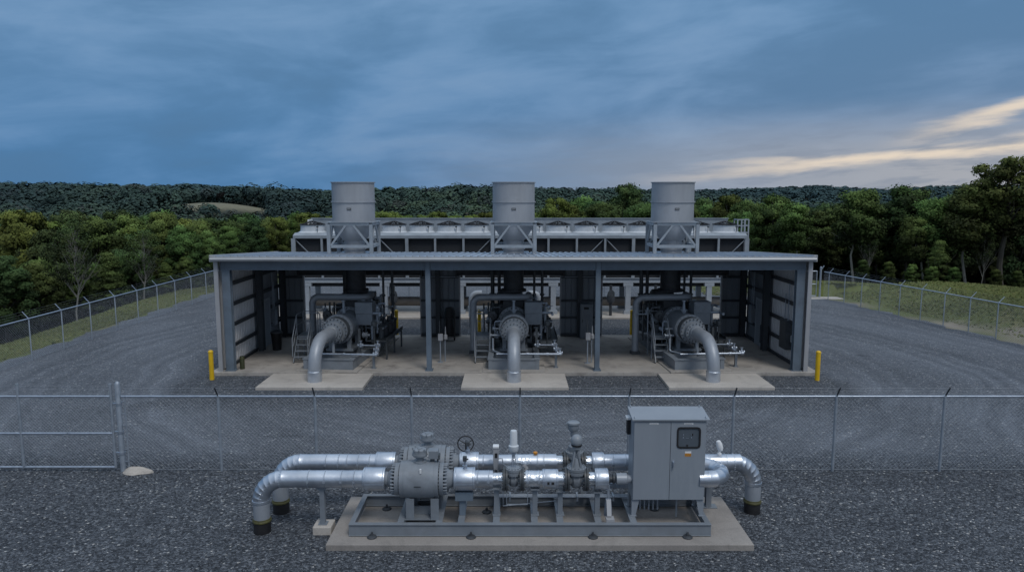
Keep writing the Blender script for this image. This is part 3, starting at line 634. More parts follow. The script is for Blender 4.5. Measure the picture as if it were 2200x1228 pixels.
# back wall: piers between three roller door openings
OP = [(-10.95, -4.80), (-2.76, 2.56), (4.72, 11.02)]
piers = [(XL + .05, OP[0][0]), (OP[0][1], OP[1][0]), (OP[1][1], OP[2][0]), (OP[2][1], XR - .05)]
for a, b in piers:
    mb = MB(); x = a
    while x < b - .01:
        x1 = min(x + .3, b); xm = min(x + .22, b)
        mb.add([(x, 37.62, ZF + .03), (xm, 37.62, ZF + .03), (xm, 37.62, eave(37.6) - .05), (x, 37.62, eave(37.6) - .05)], [(0, 1, 2, 3)])
        if x1 > xm: mb.add([(xm, 37.62, ZF + .03), (x1 - .03, 37.58, ZF + .03), (x1, 37.62, ZF + .03), (xm, 37.62, 4.5), (x1 - .03, 37.58, 4.5), (x1, 37.62, 4.5)], [(0, 1, 4, 3), (1, 2, 5, 4)])
        x = x1
    mb.box(a, b, 37.66, 37.7, ZF, 4.5); part(mb, 'back_wall', 'wallback', bld)
    for z in (.25, 1.15, 2.05, 3.3):
        mb = MB(); mb.bar((a + .02, 37.5, z), (b - .02, 37.5, z), .08, .12); part(mb, 'girt', 'dark_steel', bld)
    if b - a > 1.8:
        xm = (a + b) / 2 - .1; mb = MB(); mb.ibeam((xm, 37.38, ZF), (xm, 37.38, 4.35), .24, .2, .02); part(mb, 'wall_column', 'dark_steel', bld)
for a, b in OP:
    mb = MB(); mb.box(a, b, 37.5, 37.6, 4.08, 4.36); part(mb, 'door_header', 'dark_steel', bld)
    mb = MB(); mb.cyl((a - .1, 37.3, 3.66), (b + .1, 37.3, 3.66), .26, 20); mb.box(a - .16, a - .1, 37.0, 37.6, 3.35, 3.97); mb.box(b + .1, b + .16, 37.0, 37.6, 3.35, 3.97); part(mb, 'roller_door', 'engine', bld)
    for xx in (a, b):
        mb = MB(); mb.box(xx - .04, xx + .04, 37.56, 37.72, ZF, 3.4); part(mb, 'door_guide', 'trim', bld)
for a, b in piers[1:3]:
    mb = MB(); mb.bar((a, 37.36, 3.33), (b, 37.36, 3.33), .03, .035); part(mb, 'conduit', 'galv_dull', bld)
# small boxes on the side walls
def wallbox(name, label, x, y, z, w, h, d, mat, cat, side, cond=True):
    t = thing(name, label, cat, (x, y, z)); mb = MB(); mb.box(x - d / 2, x + d / 2, y - w / 2, y + w / 2, z, z + h); part(mb, 'housing', mat, t, bevel=.01)
    mb = MB(); f = x - side * -(d / 2 + .006); mb.box(min(f, f + side * .012), max(f, f + side * .012), y - w / 2 + .03, y + w / 2 - .03, z + .03, z + h - .03); part(mb, 'cover', mat, t)
    if cond:
        mb = MB(); mb.cyl((x, y - w * .25, z + h), (x, y - w * .25, 3.7), .025, 8); mb.cyl((x, y + w * .25, z + h), (x, y + w * .25, 3.2), .02, 8); part(mb, 'conduit', 'galv_dull', t)
wallbox('electrical_panel', 'tall grey electrical panel on the right inside wall, nearest the front', 12.25, 31.75, .75, .75, 1.3, .28, 'paint_dark', 'panel', -1)
wallbox('junction_box', 'small pale junction box beside the tall electrical panel', 12.22, 30.85, 1.2, .2, .3, .12, 'white', 'box', -1)
wallbox('electrical_panel', 'grey electrical panel on the right inside wall beyond the column', 12.25, 35.0 + 1.3, 1.1, .5, .9, .22, 'wallback', 'panel', -1)
wallbox('junction_box', 'dark switch box low on the right inside wall beside the door frame', 12.25, 34.45, .4, .35, .9, .3, 'black', 'box', -1)
wallbox('electrical_panel', 'slim grey panel on the left inside wall beside the door frame', -12.1, 36.2, 1.0, .4, .8, .2, 'wallback', 'panel', 1)
# ================================================================ exhaust stacks
def make_stack(label):
    X0, Y0 = .08, 35.0; g = 'exhaust stacks over the three compressors'
    t = thing('exhaust_stack', label, 'exhaust stack', (X0, Y0, ZF), g)
    o = (X0, Y0, 0); up = (0, 0, 1)
    mb = MB(); mb.lathe(o, up, [(6.284, 1.0), (6.284, 1.07), (6.32, 1.07), (6.32, 1.01), (7.2, 1.01), (7.2, 1.06), (7.26, 1.06), (7.26, 1.01), (8.13, 1.01), (8.13, 1.06), (8.17, 1.06), (8.17, .97), (7.6, .97)], 56, cap=False)
    part(mb, 'drum', 'stack', t)
    mb = MB(); mb.lathe(o, up, [(7.6, .975), (7.6, .0)], 40, cap=False); part(mb, 'drum_baffle', 'black', t)
    mb = MB(); mb.lathe(o, up, [(6.27, 1.0), (6.0, .95), (5.45, .60), (5.38, .50), (5.1, .47)], 44, cap=False); part(mb, 'cone', 'stack', t)
    mb = MB(); mb.lathe(o, up, [(4.62, .5), (4.95, .5), (4.95, .56), (5.0, .56), (5.0, .5), (5.12, .5), (5.12, .47)], 40); part(mb, 'neck', 'stack', t)
    mb = MB(); mb.lathe(o, up, [(2.9, .62), (3.0, .62), (3.0, .49), (4.66, .49)], 36); mb.bolts((X0, Y0, 2.98), up, .57, 24, .02, .1); part(mb, 'duct', 'engine', t)
    mb = MB(); mb.box(X0 - .1, X0 + .1, Y0 - 1.035, Y0 - 1.0, 6.85, 6.95); p = part(mb, 'nameplate', 'paint_dark', t)
    mb = MB(); 
    for k in range(4): mb.box(X0 - .075 + k * .04, X0 - .05 + k * .04, Y0 - 1.042, Y0 - 1.0355, 6.88, 6.92)
    part(mb, 'stamped_marks', 'trim', p)
    f = MB(); x0, x1, y0, y1 = X0 - 1.0, X0 + 1.0, Y0 - .95, Y0 + .95; zt = 6.2
    for xa in (x0, x1):
        for ya in (y0, y1): f.ibeam((xa, ya, eave(ya) - .02), (xa, ya, zt), .16, .16, .02)
    for ya in (y0, y1):
        for z in (zt, 5.15): f.bar((x0 + .09, ya, z), (x1 - .09, ya, z), .12, .14)
    for xa in (x0, x1):
        for z in (zt, 5.15): f.bar((xa, y0 + .09, z), (xa, y1 - .09, z), .12, .14)
    for ya in (y0 - .02, y1): f.bar((x0 + .1, ya, 5.2), (X0 - .18, ya, 6.15), .09); f.bar((x1 - .1, ya, 5.2), (X0 + .18, ya, 6.15), .09)
    for xa in (x0, x1): f.bar((xa, y0 + .1, 5.2), (xa, Y0 - .12, 6.15), .09); f.bar((xa, y1 - .1, 5.2), (xa, Y0 + .12, 6.15), .09)
    f.box(X0 - 1.12, X0 + 1.12, Y0 - 1.08, Y0 + 1.08, 6.272, 6.283)
    part(f, 'support_frame', 'stackframe', t)
    mb = MB(); mb.box(X0 - .75, X0 + .75, Y0 - .7, Y0 + .7, eave(Y0) + .03, eave(Y0) + .075); part(mb, 'roof_flashing', 'roof', t)
    for s in (-1, 1):
        mb = MB(); mb.cyl((X0 + s * .95, Y0 + 1.3, eave(36.3) - .02), (X0 + s * .95, Y0 + 1.3, 5.9), .03, 8); part(mb, 'vent_pipe', 'engine', t)
    return t
st0 = make_stack('middle one of the three big grey exhaust stacks, over the central compressor')
dup(st0, (-7.64, 35.0, ZF), 'leftmost grey exhaust stack on its braced frame above the roof', )
dup(st0, (7.74, 35.0, ZF), 'rightmost grey exhaust stack on its braced frame above the roof', )
# ================================================================ compressor units
def make_unit(label):
    X0 = .08; t = thing('gas_compressor', label, 'gas compressor', (X0, 33.0, ZF), 'compressors under the three bays')
    za = 1.68
    mb = MB(); P = lambda x, y, z: (X0 + x, y, z)
    # skid base frame
    z0, z1 = .2, .66
    for xa in (-1.0, 1.0): mb.box(X0 + xa - .08, X0 + xa + .08, 30.0, 37.0, z0, z1 - .04); mb.box(X0 + xa - .12, X0 + xa + .12, 29.98, 37.0, z1 - .04, z1)
    mb.box(X0 - .92, X0 + .92, 30.02, 30.1, z0, z1 - .04); mb.box(X0 - .88, X0 + .88, 29.98, 30.2, z1 - .038, z1 - .002)
    for y in (31.2, 32.4, 33.6, 35.2, 36.9): mb.box(X0 - .92, X0 + .92, y, y + .1, z0 + .1, z1 - .05)
    mb.box(X0 - .92, X0 + .92, 32.45, 36.9, .45, .5)
    part(mb, 'skid_base', 'skid', t)
    mb = MB(); mb.box(X0 - 1.33, X0 + 1.33, 29.74, 37.2, ZF - .02, ZF + .055); part(mb, 'plinth', 'conc_floor', t, bevel=.01)
    # discharge pipe rising out of the apron
    path = elbow_path(P(0, 28.4, .5), P(0, 28.4, za + .02), P(0, 30.45, za + .02), 1.12, 12)
    mb = MB(); mb.sweep(path, .262, 28); part(mb, 'discharge_pipe', 'alu_pipe', t)
    mb = MB(); mb.lathe(P(0, 28.4, .11), (0, 0, 1), [(0, .285), (.42, .285), (.44, .265), (.5, .264)], 28); part(mb, 'pipe_sleeve', 'alu', t)
    # nozzle: reducers and bolted rings stepping up to the casing
    o = P(0, 30.4, za); d = (0, 1, 0)
    mb = MB(); mb.lathe(o, d, [(0, .28), (.02, .30), (.18, .31), (.2, .43), (.3, .43), (.3, .36), (.55, .40), (.57, .56), (.67, .56), (.68, .50), (1.0, .56), (1.02, .62), (1.12, .62)], 40)
    nz = part(mb, 'nozzle', 'paint', t); mb = MB(); mb.bolts(P(0, 30.65, za), d, .385, 16, .026, .18); mb.bolts(P(0, 31.0, za), d, .525, 20, .026, .2); part(mb, 'nozzle_bolts', 'engine', nz)
    mb = MB(); mb.lathe(P(0, 31.1, za), d, [(0, .515), (0, .545), (.28, .575), (.28, .56)], 40, cap=False); part(mb, 'joint_shadow_band', 'paint_dark', nz)
    mb = MB(); o = P(0, 31.45, za)
    mb.lathe(o, d, [(0, .5), (0, .66), (.12, .66), (.12, .62), (.5, .62), (.5, .60), (1.6, .62), (1.62, .74), (1.78, .74), (1.78, .64), (2.3, .64)], 44)
    mb.bolts(P(0, 31.44, za), d, .60, 22, .034, .1); cs = part(mb, 'casing', 'paint', t); mb = MB(); mb.bolts(P(0, 31.51, za), d, .60, 22, .032, .2); mb_ = mb; mb = MB(); mb.bolts(P(0, 33.15, za), d, .69, 22, .028, .26); part(mb, 'rear_bolts', 'engine', cs)
    mb = MB(); mb.lathe(P(0, 31.6, za), d, [(0, .621), (0, .632), (.04, .632), (.04, .615)], 40, cap=False); part(mb, 'gasket_band', 'engine', cs)
    mb = MB()
    for s in (-1, 1): mb.bar(P(s * .42, 31.7, .68), P(s * .42, 31.7, 1.3), .18, .14); mb.bar(P(s * .42, 32.9, .68), P(s * .42, 32.9, 1.3), .18, .2)
    mb.box(X0 - .62, X0 + .62, 31.55, 33.1, .66, .76); mb.bar(P(.1, 30.5, .66), P(.02, 30.7, 1.42), .09)
    part(mb, 'casing_pedestal', 'paint', t)
    # top nozzle with gauge
    mb = MB(); mb.lathe(P(0, 32.3, za + .55), (0, 0, 1), [(0, .1), (.14, .1), (.14, .16), (.2, .16), (.2, .07), (.55, .05), (.55, .09), (.62, .09)], 16); part(mb, 'relief_valve', 'galv_dull', t)
    # engine block behind
    mb = MB(); mb.box(X0 - .7, X0 + .62, 33.9, 36.6, .7, 2.25); mb.box(X0 - .5, X0 + .45, 33.75, 36.2, 2.25, 2.75)
    for k in range(6): mb.cyl(P(-.72, 34.1 + k * .42, 2.3), P(.66, 34.1 + k * .42, 2.3), .13, 12)
    mb.cyl(P(-.2, 35, 2.7), P(-.2, 35, 2.95), .55, 24); mb.lathe(P(-.9, 34.3, 1.4), (0, 1, 0), [(0, .1), (0, .3), (.9, .3), (.9, .1)], 20); mb.lathe(P(.95, 34.2, 1.35), (0, 1, 0), [(0, .34), (.3, .38), (.3, .2), (1.1, .2)], 20)
    part(mb, 'engine', 'engine', t, bevel=.02)
    for k in range(34):
        sd = random.choice((-1, 1, 1)); xa_ = sd * random.uniform(.65, 1.45)
        a = P(xa_, random.uniform(32.2, 35.2), random.uniform(.8, 1.5)); b_ = P(xa_ + random.uniform(-.5, .5), a[1] + random.uniform(-.5, .9), random.uniform(1.5, 2.75))
        mb = MB(); mb.sweep([a, (a[0], a[1], b_[2] - .06), (a[0] + (b_[0] - a[0]) * .1, a[1], b_[2]), (b_[0], a[1], b_[2]), b_], random.choice([.02, .03, .045, .06]), 8); part(mb, 'small_pipe', random.choice(['paint_dark', 'galv_dull', 'paint', 'galv']), t)
    for k in range(18):
        sd = random.choice((-1, 1)); a = P(sd * random.uniform(.72, 1.45), random.uniform(31.9, 34.6), random.uniform(.8, 2.1)); mb = MB(); q = random.uniform(.07, .15)
        mb.lathe(a, random.choice([(1, 0, 0), (0, 1, 0), (0, 0, 1)]), [(0, q * .6), (.04, q * .6), (.04, q), (.07, q), (.07, q * .8), (.2, q * .8), (.2, q), (.23, q), (.24, q * .4), (.34, q * .3)], 12); part(mb, 'fitting', random.choice(['paint_dark', 'galv_dull', 'paint', 'galv']), t)
    for xa, ya, w_, h0, h1 in ((1.15, 33.4, .3, 1.1, 1.75), (-1.0, 33.2, .28, 1.0, 1.6), (.95, 34.3, .35, 1.9, 2.45), (-.95, 34.8, .4, 1.5, 2.3)):
        mb = MB(); mb.box(X0 + xa - w_ / 2, X0 + xa + w_ / 2, ya - w_ / 2, ya + w_ / 2, h0, h1); part(mb, 'instrument_box', 'paint_dark', t, bevel=.02)
    mb = MB(); mb.lathe(P(-.98, 33.0, 2.05), (0, -1, 0), [(0, .1), (0, .2), (.12, .22), (.2, .2), (.22, .06), (.34, .05)], 18); part(mb, 'round_actuator', 'engine', t)
    # control box on the right of the casing
    mb = MB(); mb.box(X0 + .5, X0 + 1.3, 32.35, 32.95, 2.22, 2.74); mb.box(X0 + .52, X0 + 1.28, 32.37, 32.93, 1.7, 2.215); bx = part(mb, 'control_box', 'paint', t, bevel=.012)
    mb = MB(); mb.box(X0 + .56, X0 + 1.24, 32.335, 32.349, 2.27, 2.7); part(mb, 'box_door', 'paint', bx); mb = MB()
    for xa in (.6, 1.2): mb.bar(P(xa, 32.65, ZF + .05), P(xa, 32.65, 1.7), .06)
    part(mb, 'box_stand', 'paint_dark', t)
    # big overhead pipe: left riser, across, elbow up at the duct
    path = elbow_path(P(-1.9, 33.5, ZF + .1), P(-1.9, 33.5, 2.81), P(-.6, 33.5, 2.81), .34, 8) + elbow_path(P(-.5, 33.5, 2.81), P(.72, 33.5, 2.81), P(.72, 34.3, 2.81), .3, 8)[0:]
    mb = MB(); mb.sweep(path, .155, 20); mb.lathe(P(-1.9, 33.5, 2.4), (0, 0, 1), [(0, .16), (.02, .165), (.04, .16)], 20); mb.lathe(P(.0, 33.5, 2.81), (1, 0, 0), [(0, .16), (.02, .166), (.04, .16)], 20)
    part(mb, 'overhead_pipe', 'alu_pipe', t)
    mb = MB(); mb.bar(P(-1.9, 33.5, ZF), P(-1.9, 33.5, ZF + .14), .4, .4); part(mb, 'pipe_foot', 'paint_dark', t)
    for xa, r, top in ((-.98, .045, 2.5), (-1.2, .045, 2.5), (-1.42, .04, 2.45)):
        mb = MB(); mb.cyl(P(xa, 33.9, .7), P(xa, 33.9, top), r, 10); part(mb, 'riser_pipe', 'paint_dark', t)
    for xa, ya, r in ((-1.05, 35.8, .10), (-.72, 35.9, .085), (1.02, 35.4, .06), (1.42, 35.6, .07)):
        mb = MB(); mb.cyl(P(xa, ya, .8), P(xa, ya, 4.5), r, 12); mb.lathe(P(xa, ya, 2.6), (0, 0, 1), [(0, r), (0, r * 1.7), (.08, r * 1.7), (.08, r)], 12); part(mb, 'tall_pipe', 'paint_dark', t)
    # side nozzles to the left
    mb = MB(); mb.cyl(P(-.62, 31.7, 1.35), P(-1.05, 31.7, 1.35), .05, 12); mb.lathe(P(-1.0, 31.7, 1.35), (-1, 0, 0), [(0, .05), (0, .1), (.05, .1), (.05, .05)], 12); mb.cyl(P(-.95, 31.9, 1.62), P(-.55, 31.9, 1.62), .035, 10)
    mb.sweep(elbow_path(P(-.92, 31.3, 1.3), P(-.92, 31.3, .74), P(-.5, 30.6, .74), .12, 5), .045, 10); part(mb, 'side_nozzle', 'galv_dull', t)
    # galvanised drain line in front with valves at the right end
    mb = MB(); mb.cyl(P(-.75, 30.35, .8), P(2.02, 30.35, .8), .05, 12)
    for xa in (.55, 1.4, 1.95): mb.lathe(P(xa, 30.35, .8), (1, 0, 0), [(0, .05), (0, .075), (.09, .075), (.09, .05)], 12)
    mb.cyl(P(1.9, 30.35, .8), P(1.7, 32.1, .82), .045, 10); mb.cyl(P(.9, 31.3, 1.0), P(1.8, 31.3, 1.0), .03, 10)
    dl = part(mb, 'drain_line', 'galv', t)
    for (xa, ya, za_) in ((1.98, 30.4, .84), (1.86, 30.95, .9), (1.8, 31.35, 1.0), (1.05, 31.3, 1.0)):
        mb = MB(); mb.lathe(P(xa, ya, za_ - .1), (0, 0, 1), [(0, .04), (.03, .085), (.16, .085), (.2, .04), (.26, .03), (.28, .075), (.31, .075)], 12); mb.lathe(P(xa - .12, ya, za_), (1, 0, 0), [(0, .03), (0, .09), (.03, .09), (.03, .06), (.2, .06), (.2, .09), (.23, .09)], 12); part(mb, 'drain_valve', 'galv', dl)
    mb = MB(); mb.bar(P(1.82, 30.6, ZF), P(1.82, 30.6, .74), .1); mb.box(X0 + 1.72, X0 + 1.92, 30.5, 30.7, ZF, ZF + .02); part(mb, 'drain_stand', 'paint', t)
    mb = MB(); mb.bar(P(1.0, 31.3, .66), P(1.0, 31.3, 1.75), .1); mb.sweep(elbow_path(P(.95, 31.9, .75), P(1.5, 31.9, .75), P(1.5, 31.9, 1.75), .1, 5), .04, 10); mb.lathe(P(1.5, 31.9, 1.75), (0, 0, 1), [(0, .05), (.02, .12), (.2, .12), (.24, .05)], 14); part(mb, 'instrument_post', 'paint_dark', t)
    # right side walkway tray with round filters
    mb = MB(); mb.box(X0 + 1.05, X0 + 2.0, 32.2, 35.2, .98, 1.04); 
    for y in (32.3, 33.7, 35.1): mb.bar(P(1.95, y, ZF), P(1.95, y, .98), .07)
    mb.box(X0 + 1.97, X0 + 2.0, 32.2, 35.2, 1.045, 1.16); part(mb, 'equipment_shelf', 'paint_dark', t)
    for y, rr_ in ((32.7, .13), (33.3, .16), (34.1, .2), (34.8, .18)):
        mb = MB(); mb.lathe(P(1.6, y, 1.05), (0, 0, 1), [(0, rr_), (.45, rr_), (.5, rr_ * 1.25), (.56, rr_ * 1.25), (.62, rr_ * .5), (.8, rr_ * .4)], 16); part(mb, 'filter_housing', 'engine' if rr_ > .15 else 'paint_dark', t)
    return t
u0 = make_unit('central grey gas compressor with its curved pipe coming straight toward the yard')
uL = dup(u0, (-7.57, 33.0, ZF), 'left hand grey gas compressor under the first bay', None, -.085)
dup(u0, (7.73, 33.0, ZF), 'right hand grey gas compressor under the third bay', None, .085)
# ---- access stairs
def make_stair(label):
    X0 = -1.32; t = thing('access_stair', label, 'stair', (X0, 31.8, ZF), 'access stairs beside the compressors')
    for s in (-1, 1):
        mb = MB(); mb.bar((X0 + s * .3, 31.35, ZF + .02), (X0 + s * .3, 32.15, 1.2), .03, .14); part(mb, 'stringer', 'skid', t)
    for k in range(4):
        mb = MB(); y = 31.42 + k * .18; z = ZF + .24 + k * .24; mb.box(X0 - .28, X0 + .28, y, y + .2, z, z + .035); part(mb, 'step', 'skid', t)
    mb = MB(); mb.box(X0 - .36, X0 + .36, 32.15, 33.2, 1.16, 1.22)
    part(mb, 'platform', 'skid', t)
    for xa in (-.33, .33):
        for ya in (32.2, 33.15):
            mb = MB(); mb.bar((X0 + xa, ya, ZF), (X0 + xa, ya, 1.16), .05); part(mb, 'leg', 'skid', t)
    for s in (-1, 1):
        mb = MB(); x = X0 + s * .34
        mb.sweep([(x, 31.4, .45), (x, 31.4, 1.2), (x, 32.15, 2.2), (x, 33.18, 2.2), (x, 33.18, 1.22)] if s < 0 else [(x, 31.4, .45), (x, 31.4, 1.25), (x, 32.15, 2.05), (x, 32.15, 1.2)], .022, 8)
        mb.cyl((x, 31.55, .9), (x, 32.15, 1.72), .016, 8)
        if s < 0: mb.cyl((x, 32.15, 1.72), (x, 33.18, 1.72), .016, 8)
        mb.cyl((x, 32.15, 1.22), (x, 32.15, 2.2 if s < 0 else 2.05), .022, 8)
        part(mb, 'handrail', 'paint', t)
    mb = MB(); mb.sweep([(X0 - .34, 33.18, 2.2), (X0 + .34, 33.18, 2.2), (X0 + .34, 33.18, 1.22)], .022, 8); mb.cyl((X0 - .34, 33.18, 1.72), (X0 + .34, 33.18, 1.72), .016, 8); part(mb, 'back_rail', 'paint', t)
    return t
s0 = make_stair('grey metal stair left of the central compressor')
dup(s0, (-9.4, 31.8, ZF), 'grey metal stair left of the left hand compressor'); dup(s0, (6.68, 31.8, ZF), 'grey metal stair left of the right hand compressor')
# ---- loose items in the bays
def post_instrument(x, y, label, h=1.5):
    t = thing('instrument_stand', label, 'instrument stand', (x, y, ZF)); mb = MB(); mb.cyl((x, y, ZF), (x, y, ZF + h * .7), .03, 10); mb.cyl((x + .2, y + .15, ZF), (x + .2, y + .15, ZF + h * .65), .025, 10); mb.box(x - .12, x + .12, y - .12, y + .12, ZF, ZF + .02); part(mb, 'post', 'galv_dull', t)
    mb = MB(); mb.box(x - .09, x + .12, y - .1, y + .08, ZF + h * .66, ZF + h * .86); mb.lathe((x + .22, y + .15, ZF + h * .66), (0, 0, 1), [(0, .05), (.04, .09), (.2, .09), (.26, .03), (.6, .02)], 12); part(mb, 'instrument_head', 'trim', t, bevel=.01)
    mb = MB(); mb.cyl((x - .02, y, ZF + h * .86), (x - .02, y, ZF + h * 1.25), .02, 8); part(mb, 'conduit', 'paint_dark', t)
post_instrument(-3.2, 31.6, 'thin instrument stand with a pale head right of the second front column')
post_instrument(3.35, 31.4, 'thin instrument stand left of the third front column', 1.6)
t = thing('wheeled_extinguisher', 'black wheeled extinguisher against the back wall in the middle bay', 'fire extinguisher', (-3.2, 36.4, ZF))
mb = MB(); mb.lathe((-3.2, 36.6, .45), (0, 0, 1), [(0, .2), (.05, .28), (1.1, .3), (1.35, .22), (1.4, .1)], 20); part(mb, 'tank', 'black', t)
for s in (-1, 1): mb = MB(); mb.lathe((-3.2 + s * .22, 36.4, .36), (s, 0, 0), [(0, .05), (0, .2), (.06, .2), (.06, .05)], 18); part(mb, 'wheel', 'black', t)
mb = MB(); mb.sweep([(-3.4, 36.5, .5), (-3.4, 36.3, 1.3), (-3.0, 36.3, 1.3), (-3.0, 36.5, .5)], .02, 8); part(mb, 'handle', 'paint_dark', t)
t = thing('switch_cabinet', 'tall grey switch cabinet against the back wall right of the central compressor', 'cabinet', (3.9, 37.1, ZF))
mb = MB(); mb.box(3.55, 4.2, 36.9, 37.3, ZF, 1.95); part(mb, 'body', 'paint', t, bevel=.01)
mb = MB(); mb.box(3.58, 4.17, 36.885, 36.899, ZF + .04, 1.9); dr = part(mb, 'door', 'paint', t); mb = MB(); mb.box(3.65, 3.68, 36.86, 36.884, 1.0, 1.15); part(mb, 'handle', 'black', dr)
mb = MB(); mb.box(3.72, 3.98, 36.875, 36.884, 1.68, 1.8); part(mb, 'vent_plate', 'black', t)
t = thing('waste_bin', 'black lidded bin on the floor by the left inside wall', 'bin', (-11.35, 34.2, ZF))
mb = MB(); mb.lathe((-11.35, 34.2, ZF), (0, 0, 1), [(0, .2), (.75, .26), (.78, .28), (.84, .28)], 20); part(mb, 'body', 'black', t); mb = MB(); mb.lathe((-11.35, 34.2, ZF + .84), (0, 0, 1), [(0, .29), (.05, .27), (.12, .12)], 20); part(mb, 'lid', 'engine', t)
t = thing('oil_drum', 'squat dark olive drum just inside the left front column', 'drum', (-11.55, 30.3, ZF))
mb = MB(); mb.lathe((-11.6, 30.35, ZF), (0, 0, 1), [(0, .1), (.52, .1), (.56, .08), (.57, .02)], 18); part(mb, 'body', 'olive', t); mb = MB(); mb.lathe((-11.6, 30.35, ZF + .45), (0, 0, 1), [(0, .101), (.01, .107), (.03, .107), (.04, .101)], 18); part(mb, 'rim', 'rust', t)
# ---- bollards
def bollard(x, y, label, h=1.25, old=False):
    t = thing('bollard', label, 'bollard', (x, y, 0), 'yellow bollards round the building'); mb = MB(); mb.lathe((x, y, 0), (0, 0, 1), [(0, .095), (h - .09, .095)], 24); part(mb, 'sleeve', 'yellow', t)
    mb = MB(); mb.lathe((x, y, h - .088), (0, 0, 1), [(0, .104), (.02, .104), (.055, .088), (.08, .05), (.088, .004)], 24); part(mb, 'cap', 'yellow', t)
bollard(X_at(454, 29.1, .6), 29.1, 'yellow bollard at the left front corner of the building')
bollard(X_at(1757, 29.0, .6), 29.0, 'yellow bollard at the right front corner of the building')
bollard(X_at(852, 38.5, .6), 38.5, 'yellow bollard seen through the back of the left bay', 1.4)
bollard(X_at(1030, 38.5, .6), 38.5, 'yellow bollard half hidden by the riser pipe in the middle bay', 1.4)
bollard(X_at(1357, 38.5, .6), 38.5, 'yellow bollard seen through the back of the right bay', 1.4)
# ================================================================ air cooler behind
t = thing('air_cooler', 'long pale air cooler with a row of fans standing behind the building', 'air cooler', (.5, 46.3, 0))
CY0, CY1 = 45.0, 47.7; xs0, xs1 = X_at(631, CY0, 4), X_at(1604, CY0, 4); nb = 16; bw = (xs1 - xs0) / nb
mb = MB(); mb.prism([(CY0 - .05, 4.85), (CY0 - .05, 5.03), (CY0 + .35, 5.17), (CY1, 5.17), (CY1, 4.85)], 'x', xs0, xs1); part(mb, 'plenum', 'stackframe', t)
mb = MB(); mb.box(xs0 + .45, xs1 - .45, CY1, CY1 + .08, 5.0, 5.97); mb.box(xs0 + .4, xs1 - .4, CY1 - .06, CY1 + .14, 5.972, 6.02)
for k in range(17): xx = xs0 + .5 + (xs1 - xs0 - 1) * k / 16; mb.box(xx - .015, xx + .015, CY1 - .02, CY1 - .001, 5.18, 5.96)
part(mb, 'wind_wall', 'stackframe', t)
mb = MB(); mb.box(xs0 + .45, xs0 + .53, CY1 - 1.0, CY1 - .07, 5.5, 5.95); part(mb, 'end_flap', 'offwhite', t)
mb = MB(); mb.box(xs0 + .1, xs1 - .1, CY0 + .25, CY1 - .1, 2.4, 4.84); part(mb, 'screen', 'screen', t)
for k in range(nb + 1):
    xx = xs0 + bw * k; big = k % 4 == 0; wd = .26 if k in (0, nb) else (.2 if big else .13)
    mb = MB(); mb.bar((xx, CY0 + .02, 2.35), (xx, CY0 + .02, 4.84), wd, .12); part(mb, 'post', 'stackframe', t)
for k, s in ((0, 1), (3, 1), (6, -1), (10, -1), (11, 1), (15, -1)):
    xa, xb_ = xs0 + bw * k + .12, xs0 + bw * (k + 1) - .12; mb = MB(); mb.bar((xa if s > 0 else xb_, CY0 + .1, 4.75), (xb_ if s > 0 else xa, CY0 + .1, 3.2), .05); part(mb, 'brace', 'stackframe', t)
mb = MB(); mb.ibeam((xs0, CY0 + .05, 2.22), (xs1, CY0 + .05, 2.22), .2, .3, .03); part(mb, 'beam', 'white', t)
mb = MB(); mb.ibeam((xs0, CY1 - .1, 2.22), (xs1, CY1 - .1, 2.22), .2, .3, .03); part(mb, 'beam', 'white', t)
mb = MB(); mb.box(xs0 + .2, xs1 - .2, CY0 + .3, CY1 - .3, 1.8, 2.38); part(mb, 'underside', 'screen', t)
for xx in (-12.9, -8.0, -3.2, 2.6, 7.3, 12.4):
    for ya in (CY0 + .05, CY1 - .1):
        mb = MB(); mb.box(xx - .16, xx + .16, ya - .14, ya + .14, .3, 1.85); mb.box(xx - .3, xx + .3, ya - .16, ya + .16, 1.85, 2.05); mb.box(xx - .26, xx + .26, ya - .22, ya + .22, .05, .32); part(mb, 'leg', 'white', t, bevel=.01)
fan_x = [X_at(p, 46.3, 5.2) for p in (672, 731, 788, 847, 906, 965, 1024, 1083, 1141, 1199, 1259, 1319, 1376, 1437, 1497, 1557)]
def fan(x, par):
    y = 46.3; mb = MB(); mb.lathe((x, y, 0), (0, 0, 1), [(5.165, .92), (5.2, .84), (5.26, .76), (5.58, .74), (5.6, .77), (5.64, .77), (5.64, .72), (5.25, .72)], 32, cap=False); f = part(mb, 'fan_shroud', 'fan', par)
    mb = MB(); mb.lathe((x, y, 5.3), (0, 0, 1), [(0, .71), (.01, .001)], 28, cap=False); part(mb, 'fan_well', 'black', f)
    mb = MB()
    for k in range(12):
        a = math.pi * k / 6; mb.bar((x + .78 * math.cos(a), y + .78 * math.sin(a), 5.66), (x + .1 * math.cos(a), y + .1 * math.sin(a), 5.86), .05)
    mb.lathe((x, y, 5.64), (0, 0, 1), [(0, .73), (0, .80), (.05, .80), (.05, .73)], 28, cap=False); mb.lathe((x, y, 5.78), (0, 0, 1), [(0, .1), (0, .2), (.08, .2), (.12, .1)], 14); part(mb, 'fan_guard', 'black', f)
    mb = MB(); mb.bar((x + .5, y - .75, 5.2), (x + .52, y - .72, 5.58), .03); mb.box(x + .45, x + .57, y - .8, y - .72, 5.5, 5.6); part(mb, 'grease_line', 'paint_dark', f)
    return f
f0 = fan(fan_x[0], t)
for x in fan_x[1:]:
    c = f0.copy(); COL.objects.link(c); c.parent = t; c.location = (x - fan_x[0], 0, 0)
    for ch in f0.children: g_ = ch.copy(); COL.objects.link(g_); g_.parent = c
mb = MB()   # caged ladder on the right end
lx0, lx1 = xs1 - .35, xs1 + .35; y = 46.2
